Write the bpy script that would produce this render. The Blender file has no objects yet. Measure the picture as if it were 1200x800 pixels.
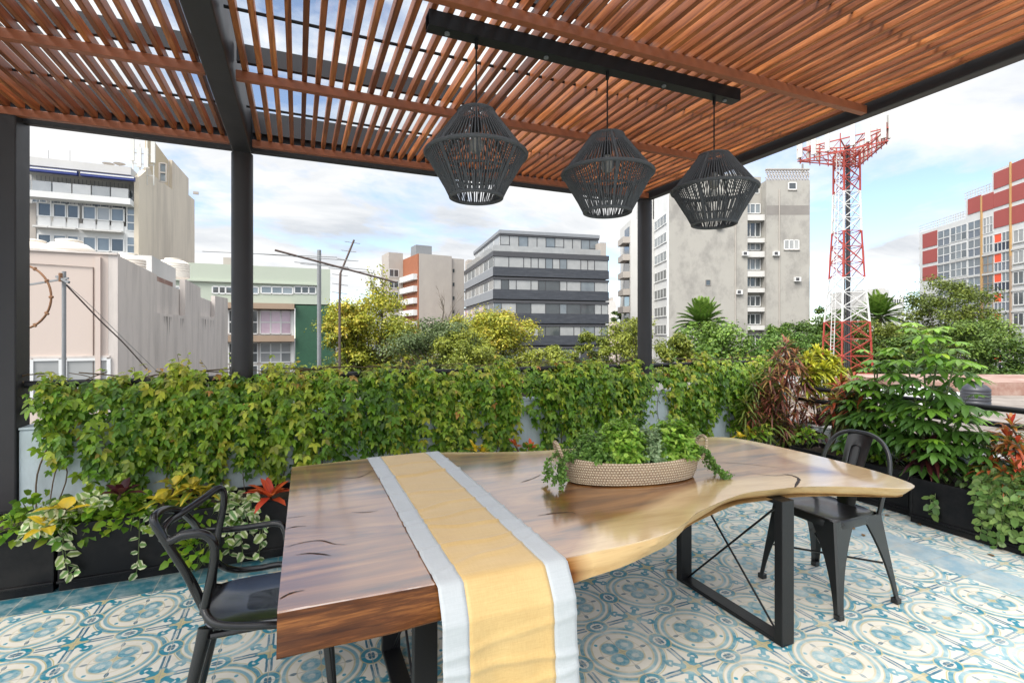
EXPO = 1.36; CLOUD_L = .435; SUN_E = 1.6
import bpy, math, random
import numpy as np
from mathutils import Vector, Matrix
R = math.radians
rng = random.Random(7)
nr = np.random.default_rng(11)
scene = bpy.context.scene
col = scene.collection
GZ = -11.0                     # street level; the terrace floor is at 0

# ------------------------------------------------------------------ camera model
YAW = R(23.1); FP = 589.0; CH = 1.5; HY = 391.0
cs, sn = math.cos(YAW), math.sin(YAW)
def ray(px):
    r = (px-600)/FP
    return (r*cs+sn, -r*sn+cs)
def at(px, py, z):
    rx, ry = ray(px)
    return Vector((rx*z, ry*z, CH-(py-HY)*z/FP))
def onZ(px, py, Z): return at(px, py, FP*(CH-Z)/(py-HY))
def onY(px, py, Y): return at(px, py, Y/ray(px)[1])
def onX(px, py, X): return at(px, py, X/ray(px)[0])

# ------------------------------------------------------------------ node helpers
class NT:
    def __init__(s, tree): s.t = tree; s.n = tree.nodes; s.l = tree.links
    def new(s, typ, **kw):
        n = s.n.new(typ)
        for k, v in kw.items(): setattr(n, k, v)
        return n
    def put(s, sock, v):
        if isinstance(v, E): v = v.s
        if isinstance(v, bpy.types.NodeSocket): s.l.new(v, sock)
        elif isinstance(v, (tuple, list)):
            sock.default_value = tuple(v)+((1.0,) if len(v) == 3 and len(sock.default_value) == 4 else ())
        else: sock.default_value = v
    def m(s, op, a, b=0.0, c=0.0, clamp=False):
        n = s.new('ShaderNodeMath', operation=op, use_clamp=clamp)
        s.put(n.inputs[0], a); s.put(n.inputs[1], b); s.put(n.inputs[2], c)
        return E(s, n.outputs[0])
    def mix(s, f, a, b, typ='MIX'):
        n = s.new('ShaderNodeMix', data_type='RGBA', blend_type=typ)
        s.put(n.inputs[0], f); s.put(n.inputs[6], a); s.put(n.inputs[7], b)
        return n.outputs[2]
    def noise(s, vec, scale, detail=3, rough=.55, dist=0.0):
        n = s.new('ShaderNodeTexNoise')
        if vec is not None: s.l.new(vec, n.inputs['Vector'])
        n.inputs['Scale'].default_value = scale; n.inputs['Detail'].default_value = detail
        n.inputs['Roughness'].default_value = rough; n.inputs['Distortion'].default_value = dist
        return E(s, n.outputs[0])
    def ramp(s, f, stops, interp='LINEAR'):
        n = s.new('ShaderNodeValToRGB'); cr = n.color_ramp; cr.interpolation = interp
        while len(cr.elements) < len(stops): cr.elements.new(.5)
        for e, (p, c) in zip(cr.elements, stops): e.position = p; e.color = tuple(c)+(1,)
        s.put(n.inputs[0], f); return n.outputs[0]
    def mapping(s, vec, scale=(1, 1, 1), loc=(0, 0, 0), rot=(0, 0, 0)):
        n = s.new('ShaderNodeMapping'); s.l.new(vec, n.inputs[0])
        n.inputs['Scale'].default_value = scale; n.inputs['Location'].default_value = loc; n.inputs['Rotation'].default_value = rot
        return n.outputs[0]
    def coord(s, which='Object'): return s.new('ShaderNodeTexCoord').outputs[which]
    def geo(s, which): return s.new('ShaderNodeNewGeometry').outputs[which]
    def attr(s, name):
        n = s.new('ShaderNodeAttribute'); n.attribute_name = name; return n.outputs['Fac']
    def bump(s, h, strength=.3, dist=.02):
        n = s.new('ShaderNodeBump'); n.inputs['Strength'].default_value = strength; n.inputs['Distance'].default_value = dist
        s.put(n.inputs['Height'], h); return n.outputs[0]
class E:
    def __init__(s, nt, sock): s.nt = nt; s.s = sock
    def __add__(a, b): return a.nt.m('ADD', a, b)
    __radd__ = __add__
    def __sub__(a, b): return a.nt.m('SUBTRACT', a, b)
    def __rsub__(a, b): return a.nt.m('SUBTRACT', b, a)
    def __mul__(a, b): return a.nt.m('MULTIPLY', a, b)
    __rmul__ = __mul__
    def __truediv__(a, b): return a.nt.m('DIVIDE', a, b)
    def abs(a): return a.nt.m('ABSOLUTE', a)
    def lt(a, e, w=.01): return a.nt.m('MULTIPLY_ADD', a, -1.0/w, e/w+.5, clamp=True)
    def gt(a, e, w=.01): return a.nt.m('MULTIPLY_ADD', a, 1.0/w, -e/w+.5, clamp=True)
    def band(a, lo, hi, w=.01): return a.gt(lo, w)*a.lt(hi, w)
def new_mat(name):
    m = bpy.data.materials.new(name); m.use_nodes = True
    nt = NT(m.node_tree); bs = m.node_tree.nodes['Principled BSDF']
    return m, nt, bs
def mat(name, base, rough=.5, metal=0.0, var=.12, scale=4.0, dirt=None, dirt_amt=.5, dirt_scale=(1, 1, 1), bump=0.0, bscale=40.0, spec=.5, coat=0.0, isl=0.0, rvar=.08):
    m, nt, bs = new_mat(name)
    v = nt.coord('Object')
    c = nt.mix(nt.noise(v, scale, 5, .6), tuple(x*(1-var) for x in base), tuple(min(1, x*(1+var)) for x in base))
    if isl:
        rnd = E(nt, nt.geo('Random Per Island'))
        c = nt.mix(1.0, c, nt.ramp(rnd, [(0, (1-isl,)*3), (1, (1+isl,)*3)]), 'MULTIPLY')
    if dirt:
        d = nt.noise(nt.mapping(v, dirt_scale), 1.0, 8, .68)
        f = nt.m('MULTIPLY', d.gt(.55, .18), dirt_amt)
        c = nt.mix(f, c, dirt)
    nt.put(bs.inputs['Base Color'], c)
    bs.inputs['Metallic'].default_value = metal
    r = nt.noise(v, scale*2.3, 4, .6)
    nt.put(bs.inputs['Roughness'], nt.m('MULTIPLY_ADD', r, rvar*2, rough-rvar, clamp=True))
    bs.inputs['Specular IOR Level'].default_value = spec
    if coat: bs.inputs['Coat Weight'].default_value = coat; bs.inputs['Coat Roughness'].default_value = .08
    if bump:
        b = nt.noise(v, bscale, 5, .6)
        nt.put(bs.inputs['Normal'], nt.bump(b, bump, .01))
    return m
def leaf_mat(name, stops, edge=None, vein=None, rough=.42, trans=.3, spec=.4, vary=.35, mott=0.0):
    m, nt, bs = new_mat(name)
    c = nt.ramp(nt.attr('tint'), stops)
    rnd = E(nt, nt.geo('Random Per Island'))
    c = nt.mix(1.0, c, nt.ramp(rnd, [(0, (1-vary,)*3), (1, (1+vary,)*3)]), 'MULTIPLY')
    ac = E(nt, nt.attr('across'))
    if edge:
        n = nt.noise(nt.coord('Object'), 90, 2)
        c = nt.mix((ac + n*.5).gt(.72, .2), c, edge)
    if vein: c = nt.mix(ac.lt(.22, .25), c, vein)
    nt.put(bs.inputs['Base Color'], c)
    bs.inputs['Roughness'].default_value = rough; bs.inputs['Specular IOR Level'].default_value = spec
    tr = nt.new('ShaderNodeBsdfTranslucent'); nt.put(tr.inputs[0], c)
    ms = nt.new('ShaderNodeMixShader'); ms.inputs[0].default_value = trans
    nt.l.new(bs.outputs[0], ms.inputs[1]); nt.l.new(tr.outputs[0], ms.inputs[2])
    nt.l.new(ms.outputs[0], nt.n['Material Output'].inputs[0])
    return m

# ------------------------------------------------------------------ mesh helpers
class MB:
    def __init__(s): s.v = []; s.f = []
    def add(s, vs, fs):
        o = len(s.v); s.v += [Vector(v) for v in vs]; s.f += [tuple(i+o for i in f) for f in fs]
    def box(s, x0, x1, y0, y1, z0, z1):
        s.add([(x0, y0, z0), (x1, y0, z0), (x1, y1, z0), (x0, y1, z0), (x0, y0, z1), (x1, y0, z1), (x1, y1, z1), (x0, y1, z1)],
              [(0, 3, 2, 1), (4, 5, 6, 7), (0, 1, 5, 4), (1, 2, 6, 5), (2, 3, 7, 6), (3, 0, 4, 7)]); return s
    def bar(s, a, b, w, h=None, up=(0, 0, 1)):
        a, b = Vector(a), Vector(b); h = h or w
        d = (b-a).normalized(); u = Vector(up)
        if abs(d.dot(u)) > .98: u = Vector((1, 0, 0))
        x = d.cross(u).normalized()*(w/2); y = x.cross(d).normalized()*(h/2)
        s.add([a-x-y, a+x-y, a+x+y, a-x+y, b-x-y, b+x-y, b+x+y, b-x+y],
              [(0, 3, 2, 1), (4, 5, 6, 7), (0, 1, 5, 4), (1, 2, 6, 5), (2, 3, 7, 6), (3, 0, 4, 7)]); return s
    def tube(s, pts, r, n=8, closed=False, cap=True, sq=1.0):
        pts = [Vector(p) for p in pts]; N = len(pts)
        rs = list(r) if isinstance(r, (list, tuple)) else [r]*N
        tang = []
        for i in range(N):
            if closed: t = pts[(i+1) % N]-pts[i-1]
            else: t = pts[min(i+1, N-1)]-pts[max(i-1, 0)]
            tang.append(t.normalized() if t.length > 1e-9 else Vector((0, 0, 1)))
        u = tang[0].orthogonal().normalized(); o = len(s.v)
        for i in range(N):
            u = (u-tang[i]*u.dot(tang[i])); u = u.normalized() if u.length > 1e-6 else tang[i].orthogonal().normalized()
            w = tang[i].cross(u)
            for k in range(n):
                a = 2*math.pi*k/n
                s.v.append(pts[i]+(u*math.cos(a)+w*math.sin(a)*sq)*rs[i])
        M = N if closed else N-1
        for i in range(M):
            j = (i+1) % N
            for k in range(n):
                k2 = (k+1) % n
                s.f.append((o+i*n+k, o+i*n+k2, o+j*n+k2, o+j*n+k))
        if cap and not closed:
            s.f.append(tuple(o+k for k in range(n))[::-1]); s.f.append(tuple(o+(N-1)*n+k for k in range(n)))
        return s
    def lathe(s, prof, c=(0, 0, 0), n=32, cap=True, rx=1.0, ry=1.0, rot=0.0):
        o = len(s.v); c = Vector(c); cr, sr = math.cos(rot), math.sin(rot)
        for r, z in prof:
            for k in range(n):
                a = 2*math.pi*k/n; x, y = r*rx*math.cos(a), r*ry*math.sin(a)
                s.v.append(c+Vector((x*cr-y*sr, x*sr+y*cr, z)))
        for i in range(len(prof)-1):
            for k in range(n):
                k2 = (k+1) % n
                s.f.append((o+i*n+k, o+i*n+k2, o+(i+1)*n+k2, o+(i+1)*n+k))
        if cap:
            s.f.append(tuple(o+k for k in range(n))[::-1]); s.f.append(tuple(o+(len(prof)-1)*n+k for k in range(n)))
        return s
    def prism(s, poly, z0, z1):
        n = len(poly); o = len(s.v)
        s.v += [Vector((x, y, z0)) for x, y in poly]+[Vector((x, y, z1)) for x, y in poly]
        s.f += [tuple(o+i for i in range(n))[::-1], tuple(o+n+i for i in range(n))]
        s.f += [(o+i, o+(i+1) % n, o+n+(i+1) % n, o+n+i) for i in range(n)]
        return s
def smooth_path(pts, k=6, closed=False):
    pts = [Vector(p) for p in pts]; N = len(pts); out = []
    for i in range(N if closed else N-1):
        if closed: p0, p1, p2, p3 = pts[i-1], pts[i], pts[(i+1) % N], pts[(i+2) % N]
        else: p0, p1, p2, p3 = pts[max(i-1, 0)], pts[i], pts[i+1], pts[min(i+2, N-1)]
        for j in range(k):
            t = j/k
            out.append(.5*((2*p1)+(p2-p0)*t+(2*p0-5*p1+4*p2-p3)*t*t+(3*p1-p0-3*p2+p3)*t**3))
    if not closed: out.append(pts[-1])
    return out
def thing(name, label, cat, loc=(0, 0, 0), rot=0.0, group=None):
    o = bpy.data.objects.new(name, None); col.objects.link(o); o.empty_display_size = .2
    o.location = loc; o.rotation_euler = (0, 0, rot); o['label'] = label; o['category'] = cat
    if group: o['group'] = group
    return o
def tag(o, label, cat, group=None):
    o['label'] = label; o['category'] = cat
    if group: o['group'] = group
    return o
def root_of(o):
    while o.parent is not None: o = o.parent
    return o
def finish(name, me, m, parent, smooth):
    if m is not None: me.materials.append(m)
    if smooth: me.polygons.foreach_set('use_smooth', [True]*len(me.polygons))
    o = bpy.data.objects.new(name, me); col.objects.link(o)
    if parent is not None: o.parent = parent
    return o
def auto_smooth(me, ang=40):
    # sharp edges where faces meet at more than ang
    import bmesh
    bm = bmesh.new(); bm.from_mesh(me)
    for e in bm.edges:
        if len(e.link_faces) == 2: e.smooth = e.calc_face_angle(0) < R(ang)
        else: e.smooth = False
    for f in bm.faces: f.smooth = True
    bm.to_mesh(me); bm.free()
def obj(name, mb, m, parent=None, smooth=False, world=True, bevel=0.0, bseg=2):
    """world: the vertices are in world space, moved into the root's frame (location only)"""
    off = Vector((0, 0, 0))
    if world and parent is not None: off = root_of(parent).location
    me = bpy.data.meshes.new(name)
    me.from_pydata([tuple(v-off) for v in mb.v], [], mb.f); me.update()
    if smooth: auto_smooth(me)
    o = finish(name, me, m, parent, False)
    if bevel:
        b = o.modifiers.new('Bevel', 'BEVEL'); b.width = bevel; b.segments = bseg; b.limit_method = 'ANGLE'; b.angle_limit = R(40)
    return o
def struct(name, mb, m):
    o = obj(name, mb, m); o['kind'] = 'structure'; return o
# --- leaves: arrays of blades
T8 = np.array([0, .3, .3, .3, .72, .72, .72, 1.0]); A8 = np.array([0, -1, 0, 1, -1, 0, 1, 0.0])
F8 = [(0, 2, 1), (0, 3, 2), (1, 2, 5, 4), (2, 3, 6, 5), (4, 5, 7), (5, 6, 7)]
T4 = np.array([0, .5, .5, 1.0]); A4 = np.array([0, -1, 1, 0.0]); F4 = [(0, 2, 3, 1)]
class Leaves:
    def __init__(s): s.parts = []
    def add(s, P, D, N, L, W, droop=.2, fold=.25, tint=.5, simple=False, w1=.95, w2=.7):
        P = np.atleast_2d(np.asarray(P, float)); n = len(P)
        def arr(x): return np.broadcast_to(np.asarray(x, float), (n,)).copy()
        D = np.broadcast_to(np.asarray(D, float), (n, 3)); N = np.broadcast_to(np.asarray(N, float), (n, 3))
        D = D/np.maximum(np.linalg.norm(D, axis=1, keepdims=True), 1e-9)
        S = np.cross(D, N); ln = np.linalg.norm(S, axis=1, keepdims=True)
        S = np.where(ln > 1e-4, S/np.maximum(ln, 1e-9), np.array([1.0, 0, 0])); N2 = np.cross(S, D)
        L, W, droop, fold, tint = map(arr, (L, W, droop, fold, tint))
        T, A = (T4, A4) if simple else (T8, A8)
        wt = np.where(T < .5, w1, w2) if not simple else np.ones_like(T)
        V = (P[:, None, :]+D[:, None, :]*(T[None, :]*L[:, None])[..., None]
             + S[:, None, :]*(A*wt)[None, :, None]*(W/2)[:, None, None]
             + N2[:, None, :]*(np.abs(A)*wt)[None, :, None]*(W*fold/2)[:, None, None])
        V[:, :, 2] -= (droop*L)[:, None]*(T**2)[None, :]
        s.parts.append((V, tint, simple))
    def count(s): return sum(len(p[1]) for p in s.parts)
    def build(s, name, m, parent=None, smooth=True):
        off = np.array(root_of(parent).location) if parent is not None else np.zeros(3)
        vs, li, ls, tn, ac = [], [], [], [], []; vo = 0; lo = 0
        for V, tint, simple in s.parts:
            n, k = V.shape[:2]; fs = F4 if simple else F8
            vs.append(V.reshape(-1, 3)-off)
            base = vo+np.arange(n)*k
            pat = np.concatenate([np.array(f) for f in fs]); sizes = np.array([len(f) for f in fs])
            li.append((base[:, None]+pat[None, :]).ravel())
            st = np.concatenate([[0], np.cumsum(sizes)[:-1]])
            ls.append((lo+np.arange(n)[:, None]*len(pat)+st[None, :]).ravel())
            tn.append(np.repeat(tint, k)); ac.append(np.tile(np.abs(A4 if simple else A8), n))
            vo += n*k; lo += n*len(pat)
        vs = np.concatenate(vs); li = np.concatenate(li); ls = np.concatenate(ls)
        me = bpy.data.meshes.new(name)
        me.vertices.add(len(vs)); me.vertices.foreach_set('co', vs.astype(np.float32).ravel())
        me.loops.add(len(li)); me.loops.foreach_set('vertex_index', li.astype(np.int32))
        me.polygons.add(len(ls)); me.polygons.foreach_set('loop_start', ls.astype(np.int32))
        me.update(calc_edges=True)
        me.attributes.new('tint', 'FLOAT', 'POINT').data.foreach_set('value', np.clip(np.concatenate(tn), 0, 1).astype(np.float32))
        me.attributes.new('across', 'FLOAT', 'POINT').data.foreach_set('value', np.concatenate(ac).astype(np.float32))
        return finish(name, me, m, parent, smooth)
def rdir(n, zlo=-1.0, zhi=1.0):
    z = nr.uniform(zlo, zhi, n); a = nr.uniform(0, 2*np.pi, n); q = np.sqrt(np.maximum(0, 1-z*z))
    return np.stack([q*np.cos(a), q*np.sin(a), z], 1)

# ------------------------------------------------------------------ materials
M = {}
M['steel'] = mat('black_steel', (.009, .009, .010), .40, .0, .2, 3, spec=.35, bump=.06, bscale=90)
M['steel_soft'] = mat('charcoal_paint', (.030, .0275, .0295), .5, 0, .25, 2.2, spec=.35, bump=.12, bscale=14)
M['chair'] = mat('black_chair_metal', (.0075, .0075, .008), .30, .0, .15, 8, spec=.55, coat=.25)
M['chair_seat'] = mat('black_glossy_seat', (.014, .014, .016), .17, .0, .15, 8, spec=.95)
M['chair_plastic'] = mat('black_chair_plastic', (.0075, .0075, .0085), .20, .0, .15, 8, spec=.5)
M['planter'] = mat('black_planter_plastic', (.0045, .0045, .0058), .42, 0, .25, 3, spec=.22, dirt=(.05, .045, .04), dirt_amt=.25, dirt_scale=(3, 3, 3))
M['soil'] = mat('potting_soil', (.035, .024, .016), .95, 0, .4, 30, bump=.8, bscale=60)
M['parapet'] = mat('pale_blue_paint', (.50, .57, .60), .75, 0, .07, 2, dirt=(.30, .32, .32), dirt_amt=.45, dirt_scale=(4, 4, 1.2), bump=.35, bscale=30)
M['rope'] = mat('black_rope', (.066, .070, .077), .7, 0, .3, 30, bump=.5, bscale=300)
M['bulb'] = mat('bulb_glass', (.30, .29, .27), .1, 0, .03)
M['soft_white'] = mat('white_concrete', (.50, .49, .47), .8, 0, .06, .6, dirt=(.42, .41, .38), dirt_amt=.45, dirt_scale=(.5, .5, .2))
M['white'] = mat('white_paint', (.58, .58, .57), .6, 0, .05, .8, dirt=(.5, .49, .46), dirt_amt=.35, dirt_scale=(.8, .8, .25))
M['frame_white'] = mat('white_window_frame', (.58, .58, .57), .5, 0, .05)
M['frame_dark'] = mat('dark_window_frame', (.05, .05, .055), .5, 0, .1)
M['cream'] = mat('cream_render', (.58, .505, .40), .85, 0, .06, .3, dirt=(.36, .31, .25), dirt_amt=.55, dirt_scale=(.3, .3, .06))
M['ochre'] = mat('ochre_render', (.47, .38, .25), .85, 0, .08, .5)
M['pink'] = mat('pink_render', (.50, .415, .365), .85, 0, .05, .5, dirt=(.50, .42, .37), dirt_amt=.45, dirt_scale=(.7, .7, .25), bump=.2, bscale=10)
M['pink_grey'] = mat('weathered_pink_render', (.54, .485, .445), .88, 0, .08, .8, dirt=(.30, .27, .25), dirt_amt=.5, dirt_scale=(.9, .9, .18), bump=.25, bscale=8)
M['stain'] = mat('rain_stain', (.16, .14, .13), .9, 0, .3, 3)
M['mint'] = mat('mint_render', (.37, .405, .335), .85, 0, .05, .3, dirt=(.36, .41, .33), dirt_amt=.4, dirt_scale=(.3, .3, .08))
M['dkgreen'] = mat('dark_green_tiles', (.02, .075, .04), .55, 0, .25, 3)
M['brownband'] = mat('brown_concrete', (.29, .21, .15), .85, 0, .15, 1)
M['slate'] = mat('dark_slate_cladding', (.032, .036, .045), .6, 0, .35, 2.5, dirt=(.075, .08, .09), dirt_amt=.5, dirt_scale=(.6, .6, 6))
M['slate_pale'] = mat('grey_cladding', (.21, .22, .235), .65, 0, .15, 1.5)
M['grey'] = mat('grey_concrete', (.325, .31, .28), .9, 0, .10, .25, dirt=(.17, .16, .15), dirt_amt=.6, dirt_scale=(.4, .4, .28), bump=.15, bscale=3)
M['grey_dark'] = mat('stained_concrete', (.20, .185, .17), .9, 0, .25, .8)
M['grey_mid'] = mat('aged_concrete', (.36, .325, .29), .9, 0, .12, .4, dirt=(.30, .27, .25), dirt_amt=.5, dirt_scale=(.4, .4, .2))
M['orange'] = mat('orange_brick', (.27, .095, .045), .85, 0, .2, 1.5)
M['red'] = mat('red_render', (.33, .075, .065), .8, 0, .08, .5, dirt=(.30, .07, .06), dirt_amt=.3, dirt_scale=(.6, .6, .2))
M['red_panel'] = mat('orange_red_panel', (.75, .09, .03), .5, 0, .05)
M['navy'] = mat('navy_panel', (.022, .03, .055), .35, 0, .2)
M['steelgrey'] = mat('blue_grey_panel', (.14, .16, .19), .35, 0, .25)
M['yellow_strip'] = mat('ochre_strip', (.42, .26, .11), .7, 0, .1)
M['blue_awning'] = mat('blue_awning', (.015, .03, .16), .7, 0, .1)
M['tank'] = mat('cream_tank', (.70, .64, .56), .6, 0, .06)
M['tank_dark'] = mat('black_tank', (.03, .032, .04), .45, 0, .15)
M['galv'] = mat('galvanised_metal', (.23, .235, .24), .5, .4, .2, 6)
M['rust'] = mat('rusty_metal', (.20, .10, .05), .8, .2, .4, 12)
M['cable'] = mat('brown_cable', (.10, .07, .06), .7)
M['tower_red'] = mat('tower_red', (.36, .055, .04), .55, 0, .15, 3)
M['tower_white'] = mat('tower_white', (.6, .59, .57), .55, 0, .08, 3)
M['tower_dark'] = mat('tower_cables', (.06, .06, .065), .6)
M['panel_grey'] = mat('antenna_panel', (.55, .54, .50), .5, 0, .05)
M['bark'] = mat('bark', (.10, .08, .06), .9, 0, .35, 8, bump=.6, bscale=20)
M['stem_green'] = mat('green_stem', (.09, .12, .035), .6, 0, .3, 10)
M['stem_brown'] = mat('woody_stem', (.11, .075, .045), .8, 0, .3, 10)
M['roof_pink'] = mat('red_roof_coating', (.24, .135, .105), .85, 0, .15, 1.2, dirt=(.5, .42, .36), dirt_amt=.5, dirt_scale=(1, 1, 1))
M['roof_pale'] = mat('pale_roof_coating', (.17, .145, .125), .85, 0, .12, 1, dirt=(.38, .34, .3), dirt_amt=.4, dirt_scale=(1, 1, 1))
M['asphalt'] = mat('asphalt', (.06, .06, .06), .9, 0, .2, .2)
def glass_mat(name, c0, c1, rough=.06):
    m, nt, bs = new_mat(name)
    rnd = E(nt, nt.geo('Random Per Island'))
    n = nt.noise(nt.coord('Object'), .9, 3)
    nt.put(bs.inputs['Base Color'], nt.mix(nt.m('MULTIPLY_ADD', n, .6, (rnd*.8-.2), clamp=True), c0, c1))
    bs.inputs['Roughness'].default_value = rough; bs.inputs['IOR'].default_value = 1.7
    return m
M['glass'] = glass_mat('window_glass', (.05, .065, .075), (.22, .25, .27))
M['glass_dark'] = glass_mat('dark_window_glass', (.025, .03, .034), (.08, .09, .095))
M['glass_curtain'] = glass_mat('curtained_glass', (.14, .15, .155), (.40, .40, .39), .12)
M['glass_pink'] = glass_mat('pink_curtained_glass', (.36, .26, .33), (.62, .48, .56), .15)
M['brick_room'] = mat('dark_interior', (.03, .028, .026), .8)
# ------------------------------------------------------------------ camera, sky, sun
cam = bpy.data.cameras.new('camera'); co = bpy.data.objects.new('camera', cam); col.objects.link(co)
cam.sensor_width = 36; cam.lens = 36*FP/1200; cam.clip_start = .05; cam.clip_end = 6000
cam.shift_y = -(400-HY)/1200
co.location = (0, 0, CH); co.rotation_euler = (R(90), 0, -YAW)
scene.camera = co
SUN_AZ, SUN_EL = R(240), R(50)        # azimuth clockwise from +Y
w = bpy.data.worlds.new('World'); scene.world = w; w.use_nodes = True
nt = NT(w.node_tree); bg = w.node_tree.nodes['Background']
sky = nt.new('ShaderNodeTexSky', sky_type='NISHITA', sun_disc=False)
sky.sun_elevation = SUN_EL; sky.sun_rotation = SUN_AZ; sky.altitude = 2200; sky.air_density = 1.0; sky.dust_density = .8
g = nt.coord('Generated')
sep = nt.new('ShaderNodeSeparateXYZ'); nt.l.new(g, sep.inputs[0])
dx, dy, dz = (E(nt, sep.outputs[i]) for i in range(3))
zz = nt.m('MAXIMUM', dz, 0.0)+.16
cmb = nt.new('ShaderNodeCombineXYZ'); nt.put(cmb.inputs[0], dx/zz); nt.put(cmb.inputs[1], dy/zz); cmb.inputs[2].default_value = SKY_SEED = 3.1
flat = cmb.outputs[0]
n1 = nt.noise(nt.mapping(flat, (1, 1, 1)), .62, 9, .56, .25)
n2 = nt.noise(nt.mapping(flat, (1.0, 1.7, 1), (4, 2, 0)), 1.1, 7, .6, .4)
cloud = nt.m('ADD', n1.gt(.472, .07), (0.16-dz).gt(.10, .18)*.0, clamp=True)
n3 = nt.noise(nt.mapping(flat, (.8, 1.5, 1), (9, 5, 0), (0, 0, .6)), .8, 6, .55, .3)
shade = nt.ramp(n2*.62+n3*.38, [(.36, (.64, .675, .725)), (.46, (.83, .85, .875)), (.55, (1.0, .997, .99))])
glow = nt.m('MULTIPLY_ADD', nt.m('MAXIMUM', dz-.30, 0.0), 1.8, 1.0)
sx, sy, sz = math.sin(SUN_AZ)*math.cos(SUN_EL), math.cos(SUN_AZ)*math.cos(SUN_EL), math.sin(SUN_EL)
sd = nt.m('MAXIMUM', dx*sx+dy*sy+dz*sz, 0.0)
halo = nt.m('POWER', sd, 2.5)*2.6
bgc = nt.new('ShaderNodeBackground'); nt.put(bgc.inputs[0], shade); nt.put(bgc.inputs[1], (glow+halo)*CLOUD_L)
skc = nt.mix(.16, sky.outputs[0], (2.8, 2.9, 3.0))
nt.put(bg.inputs[0], skc); bg.inputs[1].default_value = .115
mxs = nt.new('ShaderNodeMixShader'); nt.put(mxs.inputs[0], cloud)
nt.l.new(bg.outputs[0], mxs.inputs[1]); nt.l.new(bgc.outputs[0], mxs.inputs[2])
nt.l.new(mxs.outputs[0], w.node_tree.nodes['World Output'].inputs[0])
sl = bpy.data.lights.new('sun', 'SUN'); so = bpy.data.objects.new('sun', sl); col.objects.link(so)
sl.energy = SUN_E; sl.angle = R(24); sl.color = (1, .95, .87)
so.rotation_euler = Vector((sx, sy, sz)).to_track_quat('Z', 'Y').to_euler()
scene.view_settings.view_transform = 'Standard'; scene.view_settings.look = 'None'
scene.view_settings.exposure = EXPO; scene.view_settings.gamma = 1
scene.cycles.max_bounces = 8; scene.cycles.transparent_max_bounces = 16; scene.cycles.use_denoising = True
scene.cycles.sample_clamp_indirect = 6

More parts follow.
